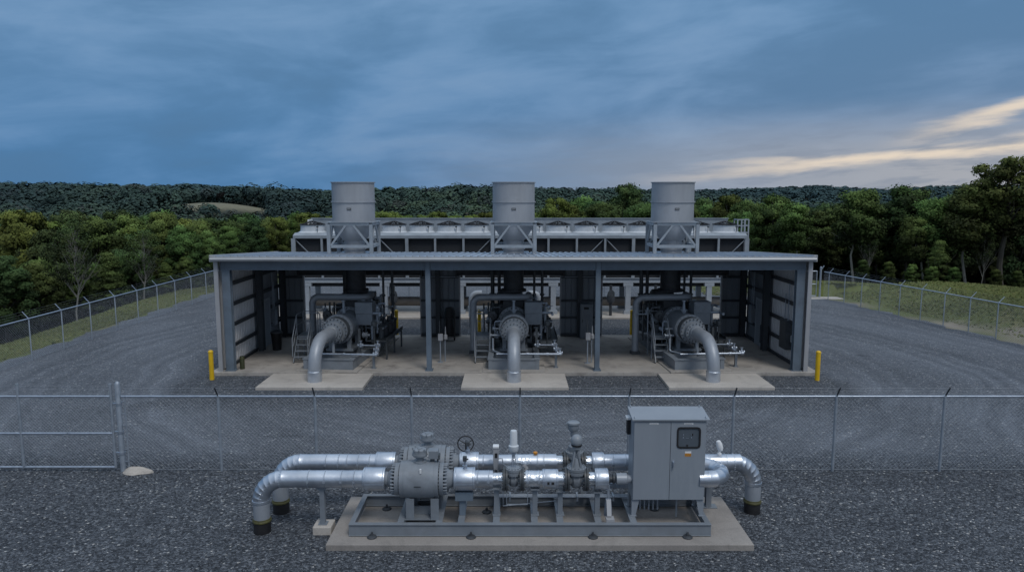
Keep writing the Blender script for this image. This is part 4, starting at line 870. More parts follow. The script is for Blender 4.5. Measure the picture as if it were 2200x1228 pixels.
for xa in (lx0, lx0 + .25, lx1 - .25, lx1): mb.bar((xa, y - .3, .2 if xa in (lx0 + .25, lx1 - .25) else 3.6), (xa, y - .3, 5.98), .07)
for xa in (lx0, lx1): mb.bar((xa, y + .4, 3.6), (xa, y + .4, 5.98), .07)
for z in (3.6, 4.35, 5.15, 5.6, 5.98): mb.bar((lx0, y - .3, z), (lx1, y - .3, z), .06); mb.bar((lx0, y - .3, z), (lx0, y + .4, z), .06); mb.bar((lx1, y - .3, z), (lx1, y + .4, z), .06)
z = .4
while z < 5.9: mb.bar((lx0 + .25, y - .3, z), (lx1 - .25, y - .3, z), .03); z += .3
part(mb, 'caged_ladder', 'white', t)
t = thing('header_pipe', 'long brown grey pipe lying low under the air cooler', 'pipe', (0, 46.2, 0))
mb = MB(); mb.cyl((-14, 46.2, .72), (15, 46.2, .72), .3, 24); part(mb, 'pipe', 'brown_pipe', t)
for xx in (-13, -10.2, -5.4, -.3, 4.9, 9.9, 14): mb = MB(); mb.box(xx - .2, xx + .2, 46.0, 46.4, .05, .44); part(mb, 'saddle', 'conc_floor', t)
def duct(x, label, d):
    t = thing('cooling_duct', label, 'duct', (x, 40.5, 0), 'white curved ducts behind the middle bay'); mb = MB()
    mb.sweep(elbow_path((x, 41.0, .6), (x, 41.0, 1.95), (x + d * .6, 41.0, 1.95), .35, 8), .17, 18); part(mb, 'duct', 'white', t); mb = MB(); mb.cyl((x, 41.0, 0), (x, 41.0, .6), .14, 14); part(mb, 'post', 'paint_dark', t)
duct(X_at(1013, 41, 2), 'pale curved duct behind the central compressor, on its left', 1); duct(X_at(1158, 41, 2), 'pale curved duct behind the central compressor, on its right', -1)
def gasket(px, label):
    x = X_at(px, 44.3, 1); t = thing('valve_assembly', label, 'valve', (x, 44.3, .1)); mb = MB(); mb.cyl((x, 44.3, .1), (x, 44.3, 2.0), .09, 12); mb.lathe((x, 44.3, .9), (0, 0, 1), [(0, .09), (.02, .2), (.3, .26), (.6, .2), (.62, .09)], 16); part(mb, 'body', 'engine', t); mb = MB(); mb.lathe((x, 44.1, 1.5), (0, 1, 0), [(0, .02), (0, .22), (.03, .22), (.03, .02)], 18); part(mb, 'handwheel', 'paint_dark', t)
gasket(846, 'dark upright valve seen through the left bay'); gasket(1312, 'dark upright valve seen just right of the third front column'); gasket(1408, 'dark ring handled valve behind the right compressor')
# ================================================================ fences
def chain(mb, p0, p1, z0, z1, sp, wr):
    p0 = Vector(p0); p1 = Vector(p1); Ld = (p1 - p0).length; u = (p1 - p0) / Ld; H = z1 - z0; nrm = u.cross(Vector((0, 0, 1)))
    for sgn in (1, -1):
        s = -H
        while s < Ld:
            a, b = (s, 0.), (s + H, H)
            if a[0] < 0: a = (0., -s)
            if b[0] > Ld: b = (Ld, Ld - s)
            if b[1] > a[1] + .01:
                q0 = p0 + u * (a[0] if sgn > 0 else Ld - a[0]) + Vector((0, 0, z0 + a[1])); q1 = p0 + u * (b[0] if sgn > 0 else Ld - b[0]) + Vector((0, 0, z0 + b[1]))
                d = (q1 - q0).normalized(); e = d.cross(nrm).normalized() * wr; f_ = nrm * wr; off = nrm * (wr * sgn)
                vs = [q + off + w_ for q in (q0, q1) for w_ in (e, -e * .5 + f_ * .87, -e * .5 - f_ * .87)]
                mb.add(vs, [(0, 1, 4, 3), (1, 2, 5, 4), (2, 0, 3, 5)])
            s += sp
def fence(label, pts, posts, H, arm, sp, wr, rail_mat='galv', post_r=.038, arm_mat='galv_dull', midrail=None):
    c = (Vector(pts[0]) + Vector(pts[-1])) / 2; t = thing('chain_link_fence', label, 'fence', c)
    for a, b in zip(pts[:-1], pts[1:]):
        a = Vector(a); b = Vector(b); mb = MB(); mb.cyl(a + Vector((0, 0, H)), b + Vector((0, 0, H)), .032, 12); part(mb, 'top_rail', rail_mat, t)
        mb = MB(); chain(mb, a, b, .05, H - .02, sp, wr); part(mb, 'wire_mesh', 'wire', t)
        mb = MB(); mb.cyl(a + Vector((0, 0, .06)), b + Vector((0, 0, .06)), .004, 6); part(mb, 'tension_wire', 'wire', t)
        if arm:
            mb = MB(); A_ = Vector(arm)
            for k in (.35, .65, .95): mb.cyl(a + Vector((0, 0, H)) + A_ * k, b + Vector((0, 0, H)) + A_ * k, .0022, 5)
            part(mb, 'barbed_wire', 'wire', t)
    for p in posts:
        p = Vector(p); mb = MB(); mb.lathe(p, (0, 0, 1), [(-.1, post_r), (H + .03, post_r), (H + .05, post_r * .6)], 14); part(mb, 'post', 'galv_dull', t)
        if arm: mb = MB(); mb.bar(p + Vector((0, 0, H)), p + Vector((0, 0, H)) + Vector(arm), .035, .02); part(mb, 'barb_arm', arm_mat, t)
    return t
FY = 19.2; HF = 2.13
GX = -10.78
fx = [X_at(p, FY, 0) for p in (477, 682, 887, 1117, 1349, 1571, 1788, 2018, 2245)]
fence('long chain link fence with a bright top rail crossing the foreground', [(GX + .08, FY, 0), (fx[-1], FY, 0)], [(x, FY, 0) for x in fx], HF, (0, -.2, .3), .105, .0027, arm_mat='engine')
lx = -22.15; ly = [30.2 + 2.4 * k for k in range(10)]
fence('left hand chain link fence with angled barbed wire arms running back along the trees', [(lx, 24.5, 0), (lx, 53.2, 0)], [(lx, y, 0) for y in [25.4, 27.8] + ly], 1.95, (-.28, 0, .32), .12, .003, arm_mat='galv', post_r=.027)
ry = [31.5, 33.5, 35.5, 37.4, 39.2, 41.0, 42.8, 44.6, 46.4, 48.2, 50.0, 51.8]
fence('right hand chain link fence with angled barbed wire arms below the grass bank', [(fence_x(27.5), 27.5, 0), (fence_x(52.4), 52.4, 0)], [(fence_x(y), y, 0) for y in [29.5] + ry], 1.95, (.28, 0, .32), .12, .003, arm_mat='galv', post_r=.027)
fence('back chain link fence between the left corner and the rear gate', [(lx, 53.3, 0), (21.4, 52.9, 0)], [(lx + k * 2.9, 53.3 - .4 * k / 15, 0) for k in range(16)], 1.95, (0, .28, .32), .14, .003)
def gate(label, x0, x1, y, H, mids, sp, poles=True):
    t = thing('gate', label, 'gate', ((x0 + x1) / 2, y, 0)); mb = MB()
    for z in (.12, H / 2 + .02, H): mb.cyl((x0, y, z), (x1, y, z), .032, 12)
    part(mb, 'rail', 'galv', t)
    for x in mids + [x1]:
        mb = MB(); mb.cyl((x, y, .1), (x, y, H + (.36 if poles else 0)), .036, 12); part(mb, 'upright', 'galv_dull', t)
    mb = MB(); chain(mb, (x0, y + .03, 0), (x1, y + .03, 0), .12, H, sp, .003); part(mb, 'wire_mesh', 'wire', t)
    if mids: mb = MB(); mb.cyl((mids[-1], y - .04, .15), (x1, y - .04, H - .1), .008, 6); part(mb, 'brace_rod', 'wire', t)
    if poles: 
        mb = MB()
        for z in (.1, .2, .3): mb.cyl((x0, y, H + z), (x1, y, H + z), .0025, 5)
        part(mb, 'barbed_wire', 'wire', t)
    return t
gate('wide chain link gate closed at the left of the foreground fence', -16.6, GX - .2, FY, HF, [X_at(46, FY, 1)], .095)
t = thing('gate_post', 'stout grey gate post where the front fence meets the gate', 'gate post', (GX, FY, 0))
mb = MB(); mb.lathe((GX, FY, -.1), (0, 0, 1), [(0, .07), (2.58, .07), (2.63, .05), (2.66, .01)], 22); part(mb, 'post', 'galv_dull', t)
for z in (.5, 1.1, 1.9): mb = MB(); mb.lathe((GX, FY, z), (0, 0, 1), [(0, .072), (0, .085), (.06, .085), (.06, .072)], 18); mb.bar((GX - .2, FY, z + .03), (GX - .07, FY, z + .03), .04); part(mb, 'hinge', 'galv', t)
mb = MB(); mb.cyl((GX + .17, FY, .1), (GX + .17, FY, 2.1), .018, 8)
for k in range(6): mb.bar((GX, FY - .02, .3 + k * .34), (GX + .18, FY - .02, .3 + k * .34), .015)
part(mb, 'tension_bar', 'galv_dull', t)
t = gate('narrow chain link gate at the far right corner of the yard', 21.5, 22.5, 52.9, 1.95, [], .12, False)
for x, l in ((21.35, 'tall post on the left side of the corner gate'), (22.75, 'tall post with a barbed arm at the right corner of the yard')):
    t = thing('corner_post', l, 'post', (x, 52.85, 0)); mb = MB(); mb.lathe((x, 52.85, -.1), (0, 0, 1), [(0, .07), (2.35, .07), (2.4, .03)], 14); part(mb, 'post', 'galv_dull', t); mb = MB(); mb.bar((x, 52.85, 2.0), (x + .25, 52.9, 2.35), .04); part(mb, 'barb_arm', 'galv', t)
# concrete lump at the gate post
rg = random.Random(4); bm_v = []; t_ = MB(); n = 16
prof = [(0, 1.0), (.06, .85), (.13, .55), (.17, .2)]
vs = [];
for z, s in prof:
    for k in range(n): a = 2 * math.pi * k / n; rr_ = (1 + .18 * math.sin(3 * a + 1) + .1 * rg.uniform(-1, 1)) * s; vs.append((-10.35 + .42 * rr_ * math.cos(a), FY - .12 + .17 * rr_ * math.sin(a), z + .02 * rg.random()))
t_.add(vs, [(i * n + k, i * n + (k + 1) % n, (i + 1) * n + (k + 1) % n, (i + 1) * n + k) for i in range(3) for k in range(n)] + [tuple(range(3 * n, 4 * n))], False)
o = t_.build('concrete_lump', 'conc', loc=(-10.35, FY - .12, 0)); tag(o, 'rough pale concrete lump spilled at the foot of the gate post', 'concrete lump')
# loose pale stones
t_ = MB(); rg = random.Random(8)
for k in range(2600):
    y = 12.0 + rg.random() ** 1.3 * 16; x = rg.uniform(-.74, .74) * (y + 1.5)
    if -4.15 < x < 5.35 and 14.55 < y < 17.3: continue
    if y > 27.2 and abs(x) < 14: continue
    r = rg.uniform(.010, .024); a = rg.uniform(0, 6.28); h = r * rg.uniform(.5, 1.0)
    ps = [(x + r * math.cos(a + q * 1.57) * rg.uniform(.6, 1.3), y + r * math.sin(a + q * 1.57) * rg.uniform(.6, 1.3), .004) for q in range(4)]; tp = (x + rg.uniform(-.4, .4) * r, y + rg.uniform(-.4, .4) * r, .006 + h)
    t_.add(ps + [tp], [(0, 1, 4), (1, 2, 4), (2, 3, 4), (3, 0, 4)])
M['stones'] = mk('loose_chippings', (.22, .23, .25), (.055, .06, .07), 9, .8)
o = t_.build('loose_stones', 'stones'); tag(o, 'loose grey chippings lying on the gravel yard', 'stones', kind='stuff')
# ================================================================ metering skid in the foreground
PADZ = .14
sk = thing('skid_frame', 'long grey steel skid frame with cross members on the concrete pad', 'skid frame', (.4, 15.9, PADZ))
SX0, SX1, SY0, SY1, ST = -3.6, 4.39, 15.07, 16.72, .42
def channel(mb, x0, x1, yo, yi):     # long channel beam with flanges
    a, b = min(yo, yi), max(yo, yi); web = (yo, yo + .02) if yi > yo else (yo - .02, yo)
    mb.box(x0, x1, web[0] + (.03 if yi > yo else -.03), web[1] + (.03 if yi > yo else -.03), PADZ + .03, ST - .018); mb.box(x0, x1, a, b, ST - .018, ST); mb.box(x0, x1, a, b, PADZ + .012, PADZ + .03)
mb = MB(); channel(mb, SX0, SX1, SY0, SY0 + .12); part(mb, 'long_beam', 'skid', sk, bevel=.003)
mb = MB(); channel(mb, SX0, SX1, SY1, SY1 - .12); part(mb, 'long_beam', 'skid', sk, bevel=.003)
for x in (SX0 + .06, SX1 - .06):
    mb = MB(); mb.box(x - .06, x + .06, SY0 + .121, SY1 - .121, ST - .016, ST - .001); mb.box(x - .012, x + .012, SY0 + .06, SY1 - .06, PADZ + .04, ST - .017); part(mb, 'end_beam', 'skid', sk, bevel=.003)
cm = [-2.47, -1.62, -1.13, -.35, .50, 1.07, 1.92, 2.70]
for x in cm:
    mb = MB(); mb.box(x - .075, x + .075, SY0 + .121, SY1 - .121, ST - .016, ST - .002); mb.box(x - .01, x + .01, SY0 + .06, SY1 - .06, PADZ + .04, ST - .017); part(mb, 'cross_member', 'skid', sk, bevel=.003)
for x, y in ((-3.08, SY0 - .03), (-.9, SY0 - .03), (1.78, SY0 - .03), (3.86, SY0 - .03), (-3.0, SY1 - .25), (-.6, 16.3), (3.4, 16.45)):
    mb = MB(); mb.lathe((x, y, PADZ), (0, 0, 1), [(0, .11), (.02, .11), (.045, .075), (.05, .03), (.12, .022), (.125, .01)], 18); part(mb, 'anchor_foot', 'engine', sk)
# pipe stands on the cross members
DF, DR, ZA = 15.6, 16.62, 1.255
def stand(x, y, top, w=.11, name='pipe_stand'):
    mb = MB(); mb.ibeam((x, y, ST), (x, y, top - .03), w, w, .012); mb.box(x - .09, x + .09, y - .1, y + .1, ST + .002, ST + .016); mb.box(x - .1, x + .1, y - .14, y + .14, top - .03, top - .012); return part(mb, name, 'skid', sk)
for x, y, top in ((-.35, DF, 1.08), (.52, DF, 1.07), (1.09, DF, 1.02), (1.93, DF, 1.0), (-1.13, DR, 1.05), (1.7, DR, 1.06), (-.2, DR, 1.06)): stand(x, y, top)
for y, zc_ in ((DF, 1.25), (DR, 1.25)):     # cradles under the ball valves
    mb = MB()
    for x in (-2.27, -1.72):
        mb.prism([(y - .28, ST + .012), (y + .28, ST + .012), (y + .2, zc_ - .36), (y - .2, zc_ - .36)], 'x', x - .012, x + .012); mb.box(x - .09, x + .09, y - .3, y - .281, ST + .012, zc_ - .34); mb.box(x - .09, x + .09, y + .281, y + .3, ST + .012, zc_ - .34)
    mb.box(-2.25, -1.74, y - .02, y + .02, ST + .013, ST + .2); mb.box(-2.4, -1.62, y - .31, y + .31, ST, ST + .012)
    part(mb, 'valve_cradle', 'skid', sk)
mb = MB(); mb.box(-1.28, -.88, DF - .12, DF + .12, .78, .98); mb.box(-1.19, -1.05, DF - .06, DF + .06, ST, .78); part(mb, 'box_stand', 'steel_frame', sk, bevel=.005)
mb = MB()      # cable tray along the back beam
for y in (16.78, 17.0): mb.bar((-1.5, y, .60), (4.3, y, .60), .02, .13)
x = -1.5
while x < 4.3: mb.bar((x, 16.78, .58), (x, 17.0, .58), .02); x += .12
tray = part(mb, 'cable_tray', 'galv', sk); mb = MB()
for k in range(4): mb.cyl((-1.4, 16.82 + k * .045, .61), (4.2, 16.82 + k * .045, .61), .014, 8)
part(mb, 'cable', 'black', tray)
mb = MB()
for k in range(3): mb.cyl((-.4, 16.35 + k * .06, .5), (4.1, 16.35 + k * .06, .5), .02, 8)
for x in (-.05, .6, 1.55, 2.4): mb.box(x - .02, x + .02, 16.28, 16.55, ST, .54)
part(mb, 'conduit', 'galv_dull', sk)
mb = MB()      # thin tubing loops below the first gate valve
mb.sweep([(-.12, 15.45, 1.0), (-.12, 15.45, .72), (.35, 15.45, .72), (.35, 15.45, 1.0)], .012, 6); mb.sweep([(-.2, 15.5, 1.05), (-.2, 15.5, .66), (1.0, 15.9, .6)], .01, 6); part(mb, 'tubing', 'galv_dull', sk)
PF = lambda px: X_at(px, DF, ZA); PR = lambda px: X_at(px, DR, ZA)
def seam_prof(L, r, seams):
    pr = [(0, r)]
    for s in sorted(seams):
        if 0 < s < L: pr += [(s - .012, r), (s - .011, r + .006), (s + .011, r + .008), (s + .012, r)]
    return pr + [(L, r)]
def run(line, x0, x1, y, r, mat='alu', seams=(), name='pipe_cladding', n=32):
    mb = MB(); mb.lathe((x0, y, ZA), (1, 0, 0), seam_prof(x1 - x0, r, seams), n); o_ = part(mb, name, mat, line, angle=25)
    for s in seams:
        if 0 < s < x1 - x0: mb = MB(); mb.lathe((x0 + s, y, ZA), (1, 0, 0), [(.012, r), (.012, r + .005), (.022, r + .005), (.022, r)], n, cap=False); mb.box(x0 + s - .02, x0 + s + .03, y - r - .012, y - r + .01, ZA - .03, ZA + .01); part(mb, 'seam_band', 'galv_dull', o_)
    return o_
def screws(line, x, y, r, n=20, mat='galv'):
    mb = MB(); mb.bolts((x, y, ZA), (1, 0, 0), r, n, .006, .014); part(mb, 'band_screws', mat, line)
def sleeve(line, x0, x1, y, r):
    mb = MB(); mb.lathe((x0, y, ZA), (1, 0, 0), [(0, r * .7), (.002, r - .008), (.02, r), (x1 - x0 - .02, r), (x1 - x0 - .002, r - .008), (x1 - x0, r * .7)], 36); s = part(mb, 'insulation_sleeve', 'alu', line, angle=25)
    mb = MB(); mb.bar((x0 + .01, y - r * .98, ZA - .04), (x1 - .01, y - r * .98, ZA - .04), .012, .03)
    for xx in (x0 + .04, x1 - .04): mb.lathe((xx - .01, y, ZA), (1, 0, 0), [(0, r), (0, r + .005), (.02, r + .005), (.02, r)], 36, cap=False)
    part(mb, 'strap', 'galv', s)
def gored(line, path, r, name='elbow_cladding', ev=1):
    rr_ = []; pp = []
    path = [Vector(p) for p in path]
    for i, p in enumerate(path):
        if 0 < i < len(path) - 1:
            d_ = (path[i + 1] - path[i - 1]).normalized()
            for o_, e_ in ((-.009, 0), (-.006, .004), (.006, .004), (.009, 0)): pp.append(p + d_ * o_); rr_.append(r + e_)
        else: pp.append(p); rr_.append(r)
    mb = MB(); mb.sweep(pp, rr_, 30, smooth=True); return part(mb, name, 'alu', line, angle=28)
def flange_pair(line, x0, x1, y, r, nb=18, neck=.2):
    w_ = (x1 - x0); mb = MB(); t1 = w_ * .4
    mb.lathe((x0, y, ZA), (1, 0, 0), [(0, neck), (0, r), (t1, r), (t1, r * .8), (w_ - t1, r * .8), (w_ - t1, r), (w_, r), (w_, neck)], 36)
    f = part(mb, 'flange', 'paint', line, bevel=0); mb = MB(); mb.bolts(((x0 + x1) / 2, y, ZA), (1, 0, 0), r * .87, nb, .02, w_ + .05); part(mb, 'flange_bolts', 'paint_dark', f)
def ball_valve(line, px, y, Pm, R_, act):
    x0, x1 = Pm(px[0]), Pm(px[1]); c = (x0 + x1) / 2; mb = MB(); w_ = x1 - x0
    mb.lathe((x0, y, ZA), (1, 0, 0), [(0, R_ * .8), (.0, R_ * .97), (.1, R_ * .97), (.102, R_), (w_ - .1, R_), (w_ - .098, R_ * .97), (w_, R_ * .97), (w_, R_ * .8)], 48); v = part(mb, 'ball_valve', 'paint', line)
    for xa in (x0 - .11, x1 + .02):
        mb = MB(); mb.lathe((xa, y, ZA), (1, 0, 0), [(0, .2), (0, R_ * .87), (.09, R_ * .87), (.09, .2)], 40); mb.bolts((xa + .045, y, ZA), (1, 0, 0), R_ * .78, 26, .024, .26); part(mb, 'flange', 'paint', v)
    mb = MB(); mb.lathe((c, y, ZA + R_ - .03), (0, 0, 1), [(0, .15), (.05, .15), (.05, .085), (.15, .085), (.15, .15), (.18, .155), (.18, .175), (.22, .175), (.22, .16), (.31, .155), (.32, .14), (.325, .06), (.345, .055), (.35, .02)], 26); mb.bolts((c, y, ZA + R_ + .29), (0, 0, 1), .16, 8, .014, .05); part(mb, 'actuator', 'paint', v)
    mb = MB(); mb.box(c + .03, c + .07, y - R_ - .006, y - R_ + .03, ZA + .1, ZA + .2); mb.v = [(a + 0, b + .07 * (z > 0), z + .16) for a, b, z in mb.v]; part(mb, 'name_tag', 'offwhite', v)
    mb = MB(); mb.box(c - .09, c + .06, y - R_ - .004, y - R_ + .02, ZA - .03, ZA - .005); part(mb, 'cast_mark', 'paint_dark', v)
    if act:
        mb = MB(); mb.box(c + .2, c + .42, y - .1, y + .12, ZA + R_ + .08, ZA + R_ + .27); g_ = part(mb, 'gear_box', 'paint', v, bevel=.01); mb = MB(); mb.box(c + .42, c + .45, y - .08, y + .1, ZA + R_ + .06, ZA + R_ + .16); mb.cyl((c + .28, y, ZA + R_ - .04), (c + .28, y, ZA + R_ + .08), .05, 10); mb.cyl((c + .4, y, ZA + R_ - .05), (c + .4, y, ZA + R_ + .08), .02, 8); part(mb, 'gear_cover', 'paint_dark', g_)
    return v
def cone(line, x0, x1, y, r0, r1):
    mb = MB(); mb.lathe((x0, y, ZA), (1, 0, 0), [(0, r0), (abs(x1 - x0) * .3, r0), (x1 - x0, r1)], 30); part(mb, 'reducer', 'paint', line)
def gate_valve(line, xc, y, w_, r, style, fl=.27):
    mb = MB(); mb.lathe((xc - w_ / 2, y, ZA), (1, 0, 0), [(0, r * .75), (w_ * .2, r * .8), (w_ * .3, r), (w_ * .7, r), (w_ * .8, r * .8), (w_, r * .75)], 28)
    mb.lathe((xc, y, ZA - r * 1.25), (0, 0, 1), [(0, .02), (.03, r * .55), (.12, r * .9), (r * 1.2, r), (r * 2.1, r * .95)], 26); v = part(mb, 'gate_valve', 'paint', line)
    mb = MB(); mb.lathe((xc, y, ZA + r * .8), (0, 0, 1), [(0, r * 1.25), (.07, r * 1.25), (.07, r * 1.15), (.085, r * 1.15), (.085, r * 1.25), (.14, r * 1.25), (.15, r * 1.1), (.16, .06)], 30); mb.bolts((xc, y, ZA + r * .8 + .07), (0, 0, 1), r * 1.08, 14, .016, .2); part(mb, 'bonnet', 'paint', v)
    zb = ZA + r * .8 + .15
    for s, xa in ((-1, xc - w_ / 2 - .1), (1, xc + w_ / 2 + .0)):
        mb = MB(); mb.lathe((xa, y, ZA), (1, 0, 0), [(0, .15), (0, fl), (.042, fl), (.042, fl * .85), (.058, fl * .85), (.058, fl), (.1, fl), (.1, .15)], 32); mb.bolts((xa + .05, y, ZA), (1, 0, 0), fl * .87, 16, .016, .16); part(mb, 'flange', 'paint_dark', v)
    if style == 'yoke':
        mb = MB()
        for k in range(4):
            a = math.pi / 4 + k * math.pi / 2; mb.bar((xc + .14 * math.cos(a), y + .14 * math.sin(a), zb), (xc + .05 * math.cos(a), y + .05 * math.sin(a), zb + .42), .035)
        mb.cyl((xc, y, zb), (xc, y, zb + .5), .022, 10); mb.lathe((xc, y, zb), (0, 0, 1), [(0, .13), (.1, .09), (.2, .06)], 16); mb.lathe((xc, y, zb + .4), (0, 0, 1), [(0, .05), (.02, .1), (.08, .1), (.1, .07)], 18); part(mb, 'yoke', 'paint', v)
        mb = MB(); mb.lathe((xc, y, zb + .49), (0, 0, 1), [(0, .11), (.06, .12), (.07, .13), (.14, .135), (.2, .11), (.245, .06), (.255, .02)], 22); part(mb, 'actuator_head', 'paint', v)
        mb = MB(); mb.lathe((xc, y, zb + .485), (0, 0, 1), [(0, .12), (.04, .125)], 22); part(mb, 'gasket_ring', 'black', v)
    if style == 'tall':
        mb = MB(); mb.lathe((xc, y, zb), (0, 0, 1), [(0, .14), (.05, .15), (.12, .15), (.2, .07), (.33, .06), (.36, .1), (.5, .11)], 20); part(mb, 'yoke', 'paint', v)
        mb = MB(); mb.lathe((xc - .03, y, zb + .5), (0, 0, 1), [(0, .11), (.03, .13), (.14, .13), (.16, .15), (.2, .15), (.22, .12)], 22); mb.box(xc - .2, xc - .12, y - .05, y + .05, zb + .56, zb + .68); part(mb, 'actuator_head', 'paint', v)
    if style == 'sensor':
        mb = MB()
        for k in (-1, 0, 1): mb.cyl((xc + k * .045, y, zb), (xc + k * .02, y, zb + .36), .012, 8)
        mb.cyl((xc, y, zb + .3), (xc, y, zb + .42), .05, 12); part(mb, 'stem_tubes', 'galv', v)
        mb = MB(); mb.lathe((xc, y, zb + .36), (0, 0, 1), [(0, .05), (.02, .09), (.06, .11), (.15, .115), (.17, .09), (.19, .085), (.47, .08), (.5, .065), (.51, .02)], 22); part(mb, 'transmitter', 'fan', v)
    return v
def instrument(line, x, y, r, mat='galv'):
    mb = MB(); mb.lathe((x, y, ZA + r - .02), (0, 0, 1), [(0, .035), (.05, .035), (.05, .055), (.08, .055), (.08, .025), (.2, .025)], 12); f = part(mb, 'thermowell', 'galv', line)
    mb = MB(); mb.box(x - .045, x + .045, y - .05, y + .04, ZA + r + .16, ZA + r + .27); mb.cyl((x + .04, y, ZA + r + .2), (x + .08, y, ZA + r + .2), .02, 8); part(mb, 'gauge_head', 'paint_dark', f, bevel=.01)
def riser(line, x, y, dx, r=.19):
    # goes down into the ground: clad elbow, primed pipe, black wrap
    cx = x + dx * .62
    path = elbow_path((x, y, .70), (x, y, ZA), (x + dx * .64, y, ZA), .52, 7)
    gored(line, path, r)
    mb = MB(); mb.lathe((x, y, .30), (0, 0, 1), [(0, r * .97), (.46, r * .97)], 30); part(mb, 'pipe_riser', 'alu_pipe', line)
    mb = MB(); mb.lathe((x, y, .72), (0, 0, 1), [(0, r * 1.0), (0, r * 1.05), (.05, r * 1.05), (.05, r)], 30); part(mb, 'end_band', 'alu', line)
    mb = MB(); mb.lathe((x, y, -.1), (0, 0, 1), [(0, r * 1.01), (.36, r * 1.01)], 30); w_ = part(mb, 'ground_wrap', 'black', line)
    mb = MB(); mb.lathe((x, y, .26), (0, 0, 1), [(0, r * 1.02), (0, r * 1.10), (.03, r * 1.12), (.05, r * 1.04), (.08, r * 1.03), (.08, r)], 30); part(mb, 'tape_band', 'rust', w_)
# ---- front line
fl_ = thing('pipeline', 'nearer of the two silver clad pipelines on the skid', 'pipeline', (0, DF, ZA), 'twin clad pipelines')
r = .192
xe = PF(559); riser(fl_, xe, DF, 1)
x0 = xe + .64; x1 = PF(784); run(fl_, x0, x1, DF, r, 'alu', [PF(p) - x0 for p in (612, 664, 699, 735, 762)])
for p in (604, 664, 762): screws(fl_, PF(p), DF, r + .006)
sleeve(fl_, PF(782), PF(829), DF, .26)
cone(fl_, PF(829), PF(846), DF, .16, .27)
ball_valve(fl_, (862, 944), DF, PF, .415, True)
cone(fl_, PF(976), PF(961), DF, .17, .27) if False else None
mb = MB(); mb.lathe((PF(957), DF, ZA), (1, 0, 0), [(0, .27), (.1, .2), (.2, .16)], 30); part(mb, 'reducer', 'paint', fl_)
sleeve(fl_, PF(976), PF(1021), DF, .26); instrument(fl_, PF(999), DF, .26)
run(fl_, PF(1021), PF(1059), DF, r, 'alu', [.05, .3]); run(fl_, PF(1059), PF(1080), DF, .14, 'alu_foil', [])
gate_valve(fl_, PF(1103.5), DF, .27, .15, 'sensor')
run(fl_, PF(1126), PF(1166), DF, r * .97, 'alu_foil', [.07, .33]); sleeve(fl_, PF(1165), PF(1199), DF, .218); run(fl_, PF(1199), PF(1215), DF, .16, 'alu_foil', [])
gate_valve(fl_, PF(1238), DF, .33, .175, 'yoke', .27)
run(fl_, PF(1258), PF(1278), DF, .15, 'alu_foil', []); sleeve(fl_, PF(1277), PF(1306), DF, .235)
mb = MB(); mb.lathe((PF(1305), DF, ZA), (1, 0, 0), [(0, .05), (.02, .1), (.05, .1), (.05, .06), (.12, .06), (.12, .11), (.16, .11), (.16, .08)], 20); part(mb, 'coupling', 'engine', fl_)
mb = MB(); mb.lathe((PF(1323), DF, ZA), (1, 0, 0), [(0, .1), (.01, .13), (.24, .13), (.26, .1), (.4, .05), (.75, .05)], 24); part(mb, 'end_vessel', 'alu_pipe', fl_)
for xx, w_ in ((PF(1182) - .05, .05), (PF(1182) + .05, .06)): mb = MB(); mb.box(xx - w_ / 2, xx + w_ / 2, DF - .226, DF - .2, ZA - .05, ZA + .01); part(mb, 'label', 'black', fl_)
mb = MB(); x = PF(1307); mb.bar((x, DF - .05, .45), (x, DF - .05, 1.12), .05); mb.prism([(x - .09, ST), (x + .09, ST), (x + .06, .8), (x - .06, .8)], 'y', DF - .1, DF); part(mb, 'brace_leg', 'galv', fl_)
mb = MB(); mb.bar((x - .08, DF - .3, .44), (x + .1, DF - .3, .44), .2, .06); mb.bar((x, DF - .25, .48), (x, DF - .08, .8), .1, .05); part(mb, 'brace_shoe', 'trim', fl_)
# return bend at the right that joins the rear line
xr = PF(1500); bend = [Vector((xr, DF, ZA))] + arc((PF(1521), (DF + DR) / 2 - .12, ZA), .39, -math.pi / 2, math.pi / 2, (1, 0, 0), (0, 1, 0), 8) + [Vector((PF(1521) - .05, DR - .05, ZA))]
gored(fl_, bend, .185, 'return_bend')
mb = MB(); mb.bolts((PF(1512), DF, ZA), (1, 0, 0), .15, 8, .012, .03); part(mb, 'foil_tail', 'alu_foil', fl_)
t = thing('pipe_support', 'grey steel post on a concrete block under the left end of the pipelines', 'pipe support', (PF(691), DF + .05, 0)); x = PF(691)
mb = MB(); mb.ibeam((x, DF + .02, .2), (x, DF + .02, 1.03), .11, .11, .012); mb.box(x - .1, x + .1, DF - .08, DF + .12, .19, .205); mb.prism([(x - .14, 1.06), (x + .12, 1.06), (x + .06, .98), (x - .04, .86), (x - .06, .98)], 'y', DF - .03, DF + .07); part(mb, 'post', 'skid', t)
mb = MB(); mb.box(x - .2, x + .22, DF - .18, DF + .24, -.05, .19); part(mb, 'footing', 'conc', t, bevel=.02)
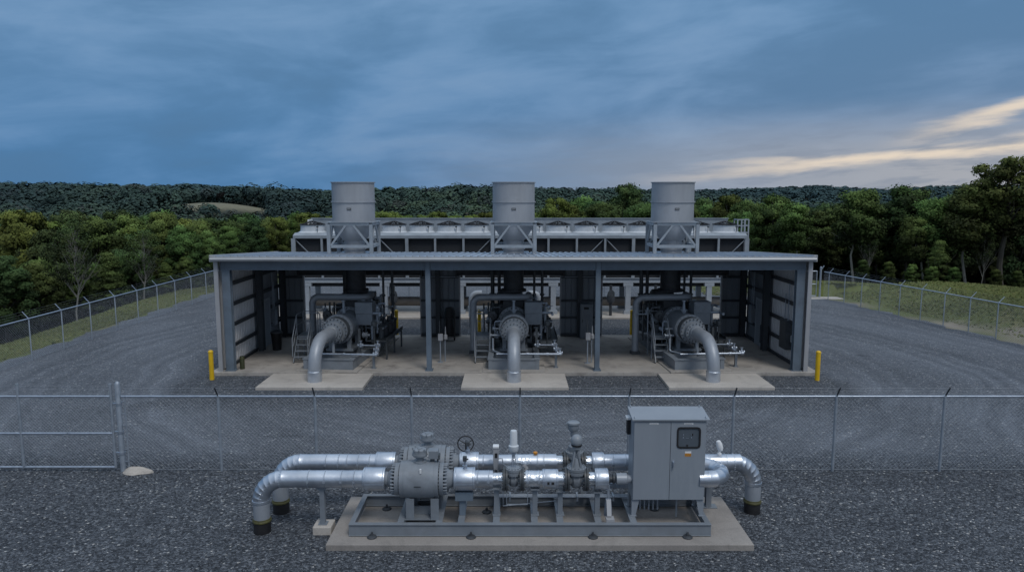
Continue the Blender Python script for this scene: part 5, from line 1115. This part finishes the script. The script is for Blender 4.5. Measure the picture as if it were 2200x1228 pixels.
# ---- rear line
rl = thing('pipeline', 'farther of the two silver clad pipelines, running behind the control cabinet', 'pipeline', (0, DR, ZA), 'twin clad pipelines')
xe = PR(600) ; riser(rl, xe, DR, 1)
x0 = xe + .64; x1 = PR(810); run(rl, x0, x1, DR, r, 'alu', [PR(p) - x0 for p in (645, 702, 729, 747, 771, 795)])
for p in (645, 729): screws(rl, PR(p), DR, r + .006)
sleeve(rl, PR(809), PR(851), DR, .245); cone(rl, PR(851), PR(866), DR, .16, .27)
ball_valve(rl, (880, 958), DR, PR, .415, False)
mb = MB(); mb.lathe((PR(969), DR, ZA), (1, 0, 0), [(0, .27), (.1, .2), (.22, .16)], 30); part(mb, 'reducer', 'paint', rl)
sleeve(rl, PR(988), PR(1029), DR, .245); instrument(rl, PR(1005), DR, .245)
mb = MB(); hx, hz = PR(1000), ZA + .42; hy = DR + .1
mb.sweep([(hx + .19 * math.cos(2 * math.pi * k / 24), hy, hz + .19 * math.sin(2 * math.pi * k / 24)) for k in range(25)], .014, 8)
for k in range(3): a = 2 * math.pi * k / 3 + .5; mb.cyl((hx, hy, hz), (hx + .19 * math.cos(a), hy, hz + .19 * math.sin(a)), .011, 6)
mb.cyl((hx, hy, hz), (hx, hy + .2, hz), .02, 8); mb.cyl((hx, hy + .2, hz), (hx, hy + .2, ZA + .1), .025, 8); part(mb, 'handwheel', 'black', rl)
x0 = PR(1029); run(rl, x0, PR(1100), DR, r * .95, 'alu', [.1, .4]); run(rl, PR(1100), PR(1140), DR, r, 'alu_foil', [.1]); run(rl, PR(1140), PR(1195), DR, r * 1.02, 'alu', [.15, .3]); run(rl, PR(1195), PR(1209), DR, .16, 'alu_foil')
mb = MB(); c = Vector((PR(1127), DR - .23, ZA - .06)); mb.add([c + Vector(v) for v in ((-.09, 0, 0), (0, -.02, -.1), (.09, 0, 0), (0, .02, .1), (-.09, .02, 0), (0, 0, -.1), (.09, .02, 0), (0, .04, .1))], [(0, 1, 2, 3), (7, 6, 5, 4), (0, 4, 5, 1), (1, 5, 6, 2), (2, 6, 7, 3), (3, 7, 4, 0)]); part(mb, 'tag_plate', 'trim', rl)
mb = MB(); mb.lathe((PR(1150), DR, ZA + r), (0, 0, 1), [(0, .03), (.03, .03), (.03, .05), (.06, .05), (.065, .02)], 12); mb.box(PR(1150) - .05, PR(1150) + .05, DR - .02, DR + .02, ZA + r + .02, ZA + r + .04); part(mb, 'amber_cap', 'amber', rl)
gate_valve(rl, PR(1234), DR, .32, .17, 'tall', .26)
run(rl, PR(1258), PR(1272), DR, .15, 'alu_foil'); sleeve(rl, PR(1271), PR(1297), DR, .235); run(rl, PR(1297), PR(1590), DR, r, 'alu', [.2, .5, 2.15, 2.5, 2.9])
for p in (1546, 1575): screws(rl, PR(p), DR, r + .006)
mb = MB(); x = PR(1545); mb.lathe((x, DR, ZA + r - .01), (0, 0, 1), [(0, .05), (.04, .05), (.04, .03), (.12, .03)], 12); mb.lathe((x + .03, DR, ZA + r + .1), (-.3, 0, 1), [(0, .05), (.05, .07), (.16, .075), (.24, .05), (.26, .01)], 16); part(mb, 'vent_cap', 'offwhite', rl)
xe = PR(1620); riser(rl, xe, DR, -1)
t = thing('pipe_support', 'grey steel post with a plate foot under the right end of the rear pipeline', 'pipe support', (PR(1524), DR, PADZ)); x = PR(1524)
mb = MB(); mb.ibeam((x, DR, PADZ + .02), (x, DR, 1.05), .13, .13, .012); mb.box(x - .2, x + .2, DR - .12, DR + .12, PADZ, PADZ + .02); mb.box(x - .12, x + .12, DR - .12, DR + .12, 1.035, 1.05); part(mb, 'post', 'skid', t)
t = thing('flow_transmitter', 'grey box transmitter on a rod left of the tall white sensor', 'transmitter', (PR(1066), DR - .3, PADZ)); x = X_at(1066, 16.2, 1.5)
mb = MB(); mb.cyl((x, 16.2, .45), (x, 16.2, 1.35), .025, 10); part(mb, 'rod', 'engine', t)
mb = MB(); mb.prism([(x - .055, 1.25), (x + .03, 1.25), (x + .06, 1.45), (x + .06, 1.78), (x - .07, 1.78), (x - .07, 1.45)], 'y', 16.12, 16.26); h_ = part(mb, 'housing', 'trim', t, bevel=.012)
mb = MB(); mb.box(x - .03, x + .03, 16.112, 16.119, 1.55, 1.66); part(mb, 'slot', 'black', h_); mb = MB(); mb.box(x - .075, x + .065, 16.1, 16.27, 1.782, 1.83); part(mb, 'lid', 'offwhite', h_, bevel=.01)
mb = MB(); mb.sweep([(x + .06, 16.2, 1.5), (x + .14, 16.2, 1.5), (x + .16, 16.15, 1.38), (x + .3, 16.0, 1.34), (x + .38, 15.8, 1.36)], .014, 8); part(mb, 'cable', 'paint', t)
# ---- control cabinet
CX0, CX1, CYa, CYb, CZ0, CZ1 = 2.70, 4.32, 15.5, 16.1, .80, 2.64
cb = thing('control_cabinet', 'tall two door grey control cabinet standing on splayed legs on the skid', 'control cabinet', ((CX0 + CX1) / 2, 15.8, ST))
mb = MB(); mb.box(CX0, CX1, CYa, CYb, CZ0, CZ1); part(mb, 'body', 'cabinet', cb, bevel=.012)
mb = MB(); mb.add([(CX0 - .04, CYa - .07, CZ1 + .01), (CX1 + .06, CYa - .07, CZ1 + .01), (CX1 + .06, CYb + .04, CZ1 + .1), (CX0 - .04, CYb + .04, CZ1 + .1), (CX0 - .04, CYa - .07, CZ1 + .05), (CX1 + .06, CYa - .07, CZ1 + .05), (CX1 + .06, CYb + .04, CZ1 + .14), (CX0 - .04, CYb + .04, CZ1 + .14)], [(0, 3, 2, 1), (4, 5, 6, 7), (0, 1, 5, 4), (1, 2, 6, 5), (2, 3, 7, 6), (3, 0, 4, 7)]); rf = part(mb, 'roof', 'cabinet', cb, bevel=.006)
for x in (CX0 + .02, CX1 - .02):
    for y, z in ((CYa, CZ1 + .05), (CYb, CZ1 + .13)): mb = MB(); mb.sweep(arc((x, y, z + .02), .028, 0, 2 * math.pi, (0, 1, 0), (0, 0, 1), 12), .008, 6); part(mb, 'lifting_eye', 'galv_dull', rf)
xm = CX0 + (CX1 - CX0) * .51
for i, (a, b) in enumerate(((CX0 + .015, xm - .006), (xm + .006, CX1 - .015))):
    mb = MB()
    if i == 0: mb.box(a, b, CYa - .03, CYa - .004, CZ0 + .02, CZ1 - .015)
    else:   # door with a window opening: four pieces butted round it
        wx0, wx1, wz0, wz1 = a + .145, a + .145 + .50, 2.03, 2.49
        mb.box(a, wx0, CYa - .03, CYa - .004, CZ0 + .02, CZ1 - .015); mb.box(wx1, b, CYa - .03, CYa - .004, CZ0 + .02, CZ1 - .015); mb.box(wx0, wx1, CYa - .03, CYa - .004, CZ0 + .02, wz0); mb.box(wx0, wx1, CYa - .03, CYa - .004, wz1, CZ1 - .015)
    dr = part(mb, 'door', 'cabinet', cb)
    mb = MB(); lxa = (a + b) / 2 + (0 if i else .03); mb.box(lxa - .1, lxa + .1, CYa - .034, CYa - .0305, CZ1 - .075, CZ1 - .04); lb = part(mb, 'name_label', 'offwhite', dr)
    mb = MB()
    for k in range(7): mb.box(lxa - .08 + k * .023, lxa - .066 + k * .023, CYa - .0365, CYa - .0345, CZ1 - .064, CZ1 - .052)
    part(mb, 'print', 'paint_dark', lb)
    if i == 1:
        def rrect(x0, x1, z0, z1, rad, n=5):
            P_ = []
            for cx, cz, a0 in ((x1 - rad, z1 - rad, 0), (x0 + rad, z1 - rad, 90), (x0 + rad, z0 + rad, 180), (x1 - rad, z0 + rad, 270)):
                P_ += [(cx + rad * math.cos(R(a0 + 90 * k / n)), cz + rad * math.sin(R(a0 + 90 * k / n))) for k in range(n + 1)]
            return P_
        o_, i_ = rrect(wx0 - .015, wx1 + .015, wz0 - .015, wz1 + .015, .08), rrect(wx0 + .02, wx1 - .02, wz0 + .02, wz1 - .02, .055); n = len(o_)
        mb = MB(); vs = [(u, CYa - .045, v) for u, v in o_] + [(u, CYa - .045, v) for u, v in i_] + [(u, CYa - .028, v) for u, v in o_] + [(u, CYa - .02, v) for u, v in i_]
        fs = []
        for k in range(n): j = (k + 1) % n; fs += [(k, j, n + j, n + k), (k, 2 * n + k, 2 * n + j, j), (n + k, n + j, 3 * n + j, 3 * n + k)]
        mb.add(vs, fs); wn = part(mb, 'window_gasket', 'black', dr)
        mb = MB(); mb.box(wx0, wx1, CYa - .022, CYa - .016, wz0, wz1); part(mb, 'window', 'glass', dr)
        mb = MB()
        for xx, zz in ((wx0 + .13, wz0 + .28), (wx0 + .31, wz0 + .28)): mb.bar((xx, CYa - .026, zz - .07), (xx, CYa - .026, zz - .03), .018, .006); mb.bar((xx, CYa - .026, zz + .0), (xx, CYa - .026, zz + .035), .018, .006)
        mb.bar((wx0 + .19, CYa - .026, wz0 + .215), (wx0 + .25, CYa - .026, wz0 + .215), .006, .006); part(mb, 'display_marks', 'galv', dr)
        mb = MB(); mb.lathe((wx0 + .33, CYa - .03, wz0 + .3), (0, 1, 0), [(0, .02), (.012, .022)], 14); mb.lathe((wx0 + .22, CYa - .03, wz0 + .05), (0, 1, 0), [(0, .02), (.012, .022)], 14); part(mb, 'knob', 'black', dr)
        mb = MB(); sx_ = a + .32; mb.box(sx_, sx_ + .14, CYa - .034, CYa - .0305, 1.83, 1.90); part(mb, 'warning_label', 'amber', dr); mb = MB(); mb.box(sx_, sx_ + .14, CYa - .034, CYa - .0305, 1.902, 1.945)
        lb = part(mb, 'label_header', 'offwhite', dr); mb = MB()
        for k in range(5):
            for q in range(2): mb.box(sx_ + .012 + k * .026, sx_ + .026 + k * .026, CYa - .0365, CYa - .0345, 1.845 + q * .025, 1.855 + q * .025)
        part(mb, 'label_print', 'paint_dark', dr)
        mb = MB(); mb.box(a + .04, a + .09, CYa - .05, CYa - .0305, 1.60, 1.74); mb.bar((a + .065, CYa - .07, 1.71), (a + .065, CYa - .07, 1.56), .02); mb.bar((a + .065, CYa - .05, 1.70), (a + .065, CYa - .07, 1.70), .03); part(mb, 'handle', 'galv', dr)
for s, xc in ((1, CX0), (-1, CX1)):
    for ya in (CYa + .012, CYb - .03):
        mb = MB(); mb.prism([(xc, CZ0 - .001), (xc + s * .17, CZ0 - .001), (xc + s * .09, ST + .01), (xc, ST + .01)], 'y', ya, ya + .018); 
        mb.box(min(xc, xc + s * .018), max(xc, xc + s * .018), ya + (.018 if ya < 15.8 else -.12), ya + (.12 if ya < 15.8 else 0), ST + .01, CZ0 - .001); mb.box(min(xc - s * .03, xc + s * .11), max(xc - s * .03, xc + s * .11), ya - .03, ya + .06, ST + .001, ST + .01); part(mb, 'leg', 'cabinet', cb)
mb = MB(); mb.box(CX0 + .02, CX1 - .02, 15.75, 15.79, CZ0 - .07, CZ0 - .002)
for k in range(5): mb.cyl((CX0 + .25 + k * .1, 15.85, ST), (CX0 + .25 + k * .1, 15.85, CZ0), .02, 8)
mb.cyl((CX0 + 1.1, 15.9, ST - .2), (CX0 + 1.1, 15.9, CZ0), .022, 8); part(mb, 'conduit', 'galv_dull', cb)
mb = MB(); mb.box(CX0 - .08, CX0 - .002, 15.85, 16.02, 2.2, 2.55); q = part(mb, 'side_unit', 'black', cb, bevel=.01); mb = MB(); mb.box(CX0 - .1, CX0 - .002, 15.83, 16.04, 2.552, 2.6); part(mb, 'side_unit_cap', 'offwhite', q)
# ---------------------------------------------------------------- light
SUN_EL, SUN_AZ = 55, 150     # azimuth measured from +Y (north) clockwise
w = bpy.data.worlds.new('World'); scene.world = w; w.use_nodes = True; nt = w.node_tree; L = nt.links.new
bg = nt.nodes['Background']
sky = nt.nodes.new('ShaderNodeTexSky'); sky.sky_type = 'NISHITA'; sky.sun_disc = False; sky.sun_elevation = R(SUN_EL); sky.sun_rotation = R(SUN_AZ)
tc = nt.nodes.new('ShaderNodeTexCoord'); d = tc.outputs['Generated']
sx = nt.nodes.new('ShaderNodeSeparateXYZ'); L(d, sx.inputs[0])
def mth(op, a, b=None, c=None, clamp=False):
    n = nt.nodes.new('ShaderNodeMath'); n.operation = op; n.use_clamp = clamp
    for i, v in enumerate((a, b, c)):
        if v is None: continue
        if isinstance(v, (int, float)): n.inputs[i].default_value = v
        else: L(v, n.inputs[i])
    return n.outputs[0]
def sst(v, a, b):
    n = nt.nodes.new('ShaderNodeMapRange'); n.interpolation_type = 'SMOOTHSTEP'; n.inputs['From Min'].default_value = a; n.inputs['From Max'].default_value = b; L(v, n.inputs[0]); return n.outputs[0]
def mix(f, a, b, bt='MIX'):
    n = nt.nodes.new('ShaderNodeMixRGB'); n.blend_type = bt
    for i, v in ((0, f), (1, a), (2, b)):
        if isinstance(v, (int, float)): n.inputs[i].default_value = v
        elif isinstance(v, tuple): n.inputs[i].default_value = (*v, 1)
        else: L(v, n.inputs[i])
    return n.outputs[0]
def noise(vec, scale, detail=6, rough=.55, dist=0.):
    n = nt.nodes.new('ShaderNodeTexNoise'); n.inputs['Scale'].default_value = scale; n.inputs['Detail'].default_value = detail; n.inputs['Roughness'].default_value = rough; n.inputs['Distortion'].default_value = dist; L(vec, n.inputs[0]); return n.outputs[0]
X, Y, Z = sx.outputs; el = mth('MAXIMUM', Z, 0.0)
den = mth('ADD', el, .07); cu = nt.nodes.new('ShaderNodeCombineXYZ'); L(mth('DIVIDE', X, den), cu.inputs[0]); L(mth('DIVIDE', Y, den), cu.inputs[1])
def mapd(vec, rot, scl, loc=(0, 0, 0)):
    m = nt.nodes.new('ShaderNodeMapping'); m.inputs['Rotation'].default_value = (0, 0, R(rot)); m.inputs['Scale'].default_value = scl; m.inputs['Location'].default_value = loc; L(vec, m.inputs[0]); return m.outputs[0]
tl = nt.nodes.new('ShaderNodeCombineXYZ'); L(mth('MULTIPLY', X, 3.2), tl.inputs[0]); L(mth('MULTIPLY', Y, 2.0), tl.inputs[1]); L(mth('ADD', mth('MULTIPLY', Z, 11.0), mth('MULTIPLY', X, -.9)), tl.inputs[2])
c1 = noise(tl.outputs[0], 1.0, 6, .5, .45)      # broad sheets of stratus
c2 = noise(tl.outputs[0], 2.6, 9, .58, .5)
right = sst(mth('DIVIDE', X, mth('MAXIMUM', Y, .05)), -.35, .75)
lowb = mth('SUBTRACT', 1.0, sst(el, 0, .11))
# clear-sky colours low down, cloud colours above
base = mix(sst(el, 0, .26), mix(right, (.075, .225, .46), (.22, .31, .46)), (.155, .31, .53))
cl = mth('ADD', mth('MULTIPLY', c1, .78), mth('MULTIPLY', c2, .22))
dark = sst(cl, .60, .36); lite = sst(cl, .44, .72)
col = mix(mth('MULTIPLY', dark, .62), base, (.085, .19, .34))
col = mix(mth('MULTIPLY', lite, .55), col, (.27, .41, .61))
# sunset glow low on the right: a broad pale haze and two ragged bright gaps in the cloud deck
azr = mth('DIVIDE', X, mth('MAXIMUM', Y, .05))
st = nt.nodes.new('ShaderNodeCombineXYZ'); L(mth('MULTIPLY', azr, 7.0), st.inputs[0]); L(mth('SUBTRACT', mth('MULTIPLY', Z, 60.0), mth('MULTIPLY', azr, 3.0)), st.inputs[1])
s1 = noise(st.outputs[0], 1.0, 9, .62, .2)
s2 = noise(st.outputs[0], .45, 4, .5, .2)
wob = mth('MULTIPLY', mth('SUBTRACT', s2, .5), .045)
def gap(c0, a0, sl, w_, r0, r1):
    cen = mth('ADD', mth('ADD', mth('MULTIPLY', mth('SUBTRACT', azr, a0), sl), c0), wob)
    dd = mth('ABSOLUTE', mth('SUBTRACT', Z, cen)); m_ = mth('SUBTRACT', 1.0, mth('DIVIDE', dd, w_))
    m_ = mth('ADD', m_, mth('MULTIPLY', mth('SUBTRACT', s1, .5), 2.6))
    return mth('MULTIPLY', sst(m_, -.35, 1.15), sst(azr, r0, r1))
band = mth('MULTIPLY', mth('SUBTRACT', 1.0, sst(el, .03, .12)), right)
col = mix(mth('MULTIPLY', band, .85), col, (.46, .46, .48))
greyc = mth('MULTIPLY', mth('MULTIPLY', mth('SUBTRACT', 1.0, sst(s1, .40, .55)), band), .55)
col = mix(greyc, col, (.22, .27, .36))
warm = mth('MAXIMUM', gap(.026, .26, .07, .010, .10, .5), gap(.074, .58, .17, .010, .48, .68))
col = mix(mth('MULTIPLY', warm, .82), col, (.95, .80, .63))
# high overcast overhead, brighter and greyer than the rim
col = mix(sst(el, .30, .75), col, (.60, .71, .86))
front = sst(mth('MULTIPLY', Y, -1.0), -.1, .6)  # fill light: unseen sky behind the camera, toned to light near faces
col = mix(mth('MULTIPLY', front, .7), col, (.38, .45, .56))
nis = mix(1.0, sky.outputs[0], (.011, .011, .011), 'MULTIPLY')
col = mix(.10, col, nis)
L(col, bg.inputs[0]); bg.inputs[1].default_value = 1.0
sl = bpy.data.lights.new('sun', 'SUN'); sl.energy = 1.25; sl.angle = R(18); sl.color = (1, .96, .91)
so = bpy.data.objects.new('sun', sl); COL.objects.link(so)
az = R(SUN_AZ); dv = Vector((math.sin(az) * math.cos(R(SUN_EL)), math.cos(az) * math.cos(R(SUN_EL)), math.sin(R(SUN_EL))))
so.rotation_euler = dv.to_track_quat('Z', 'Y').to_euler(); so.location = (0, 0, 60)
scene.view_settings.view_transform = 'Standard'; scene.view_settings.look = 'None'; scene.view_settings.exposure = 0
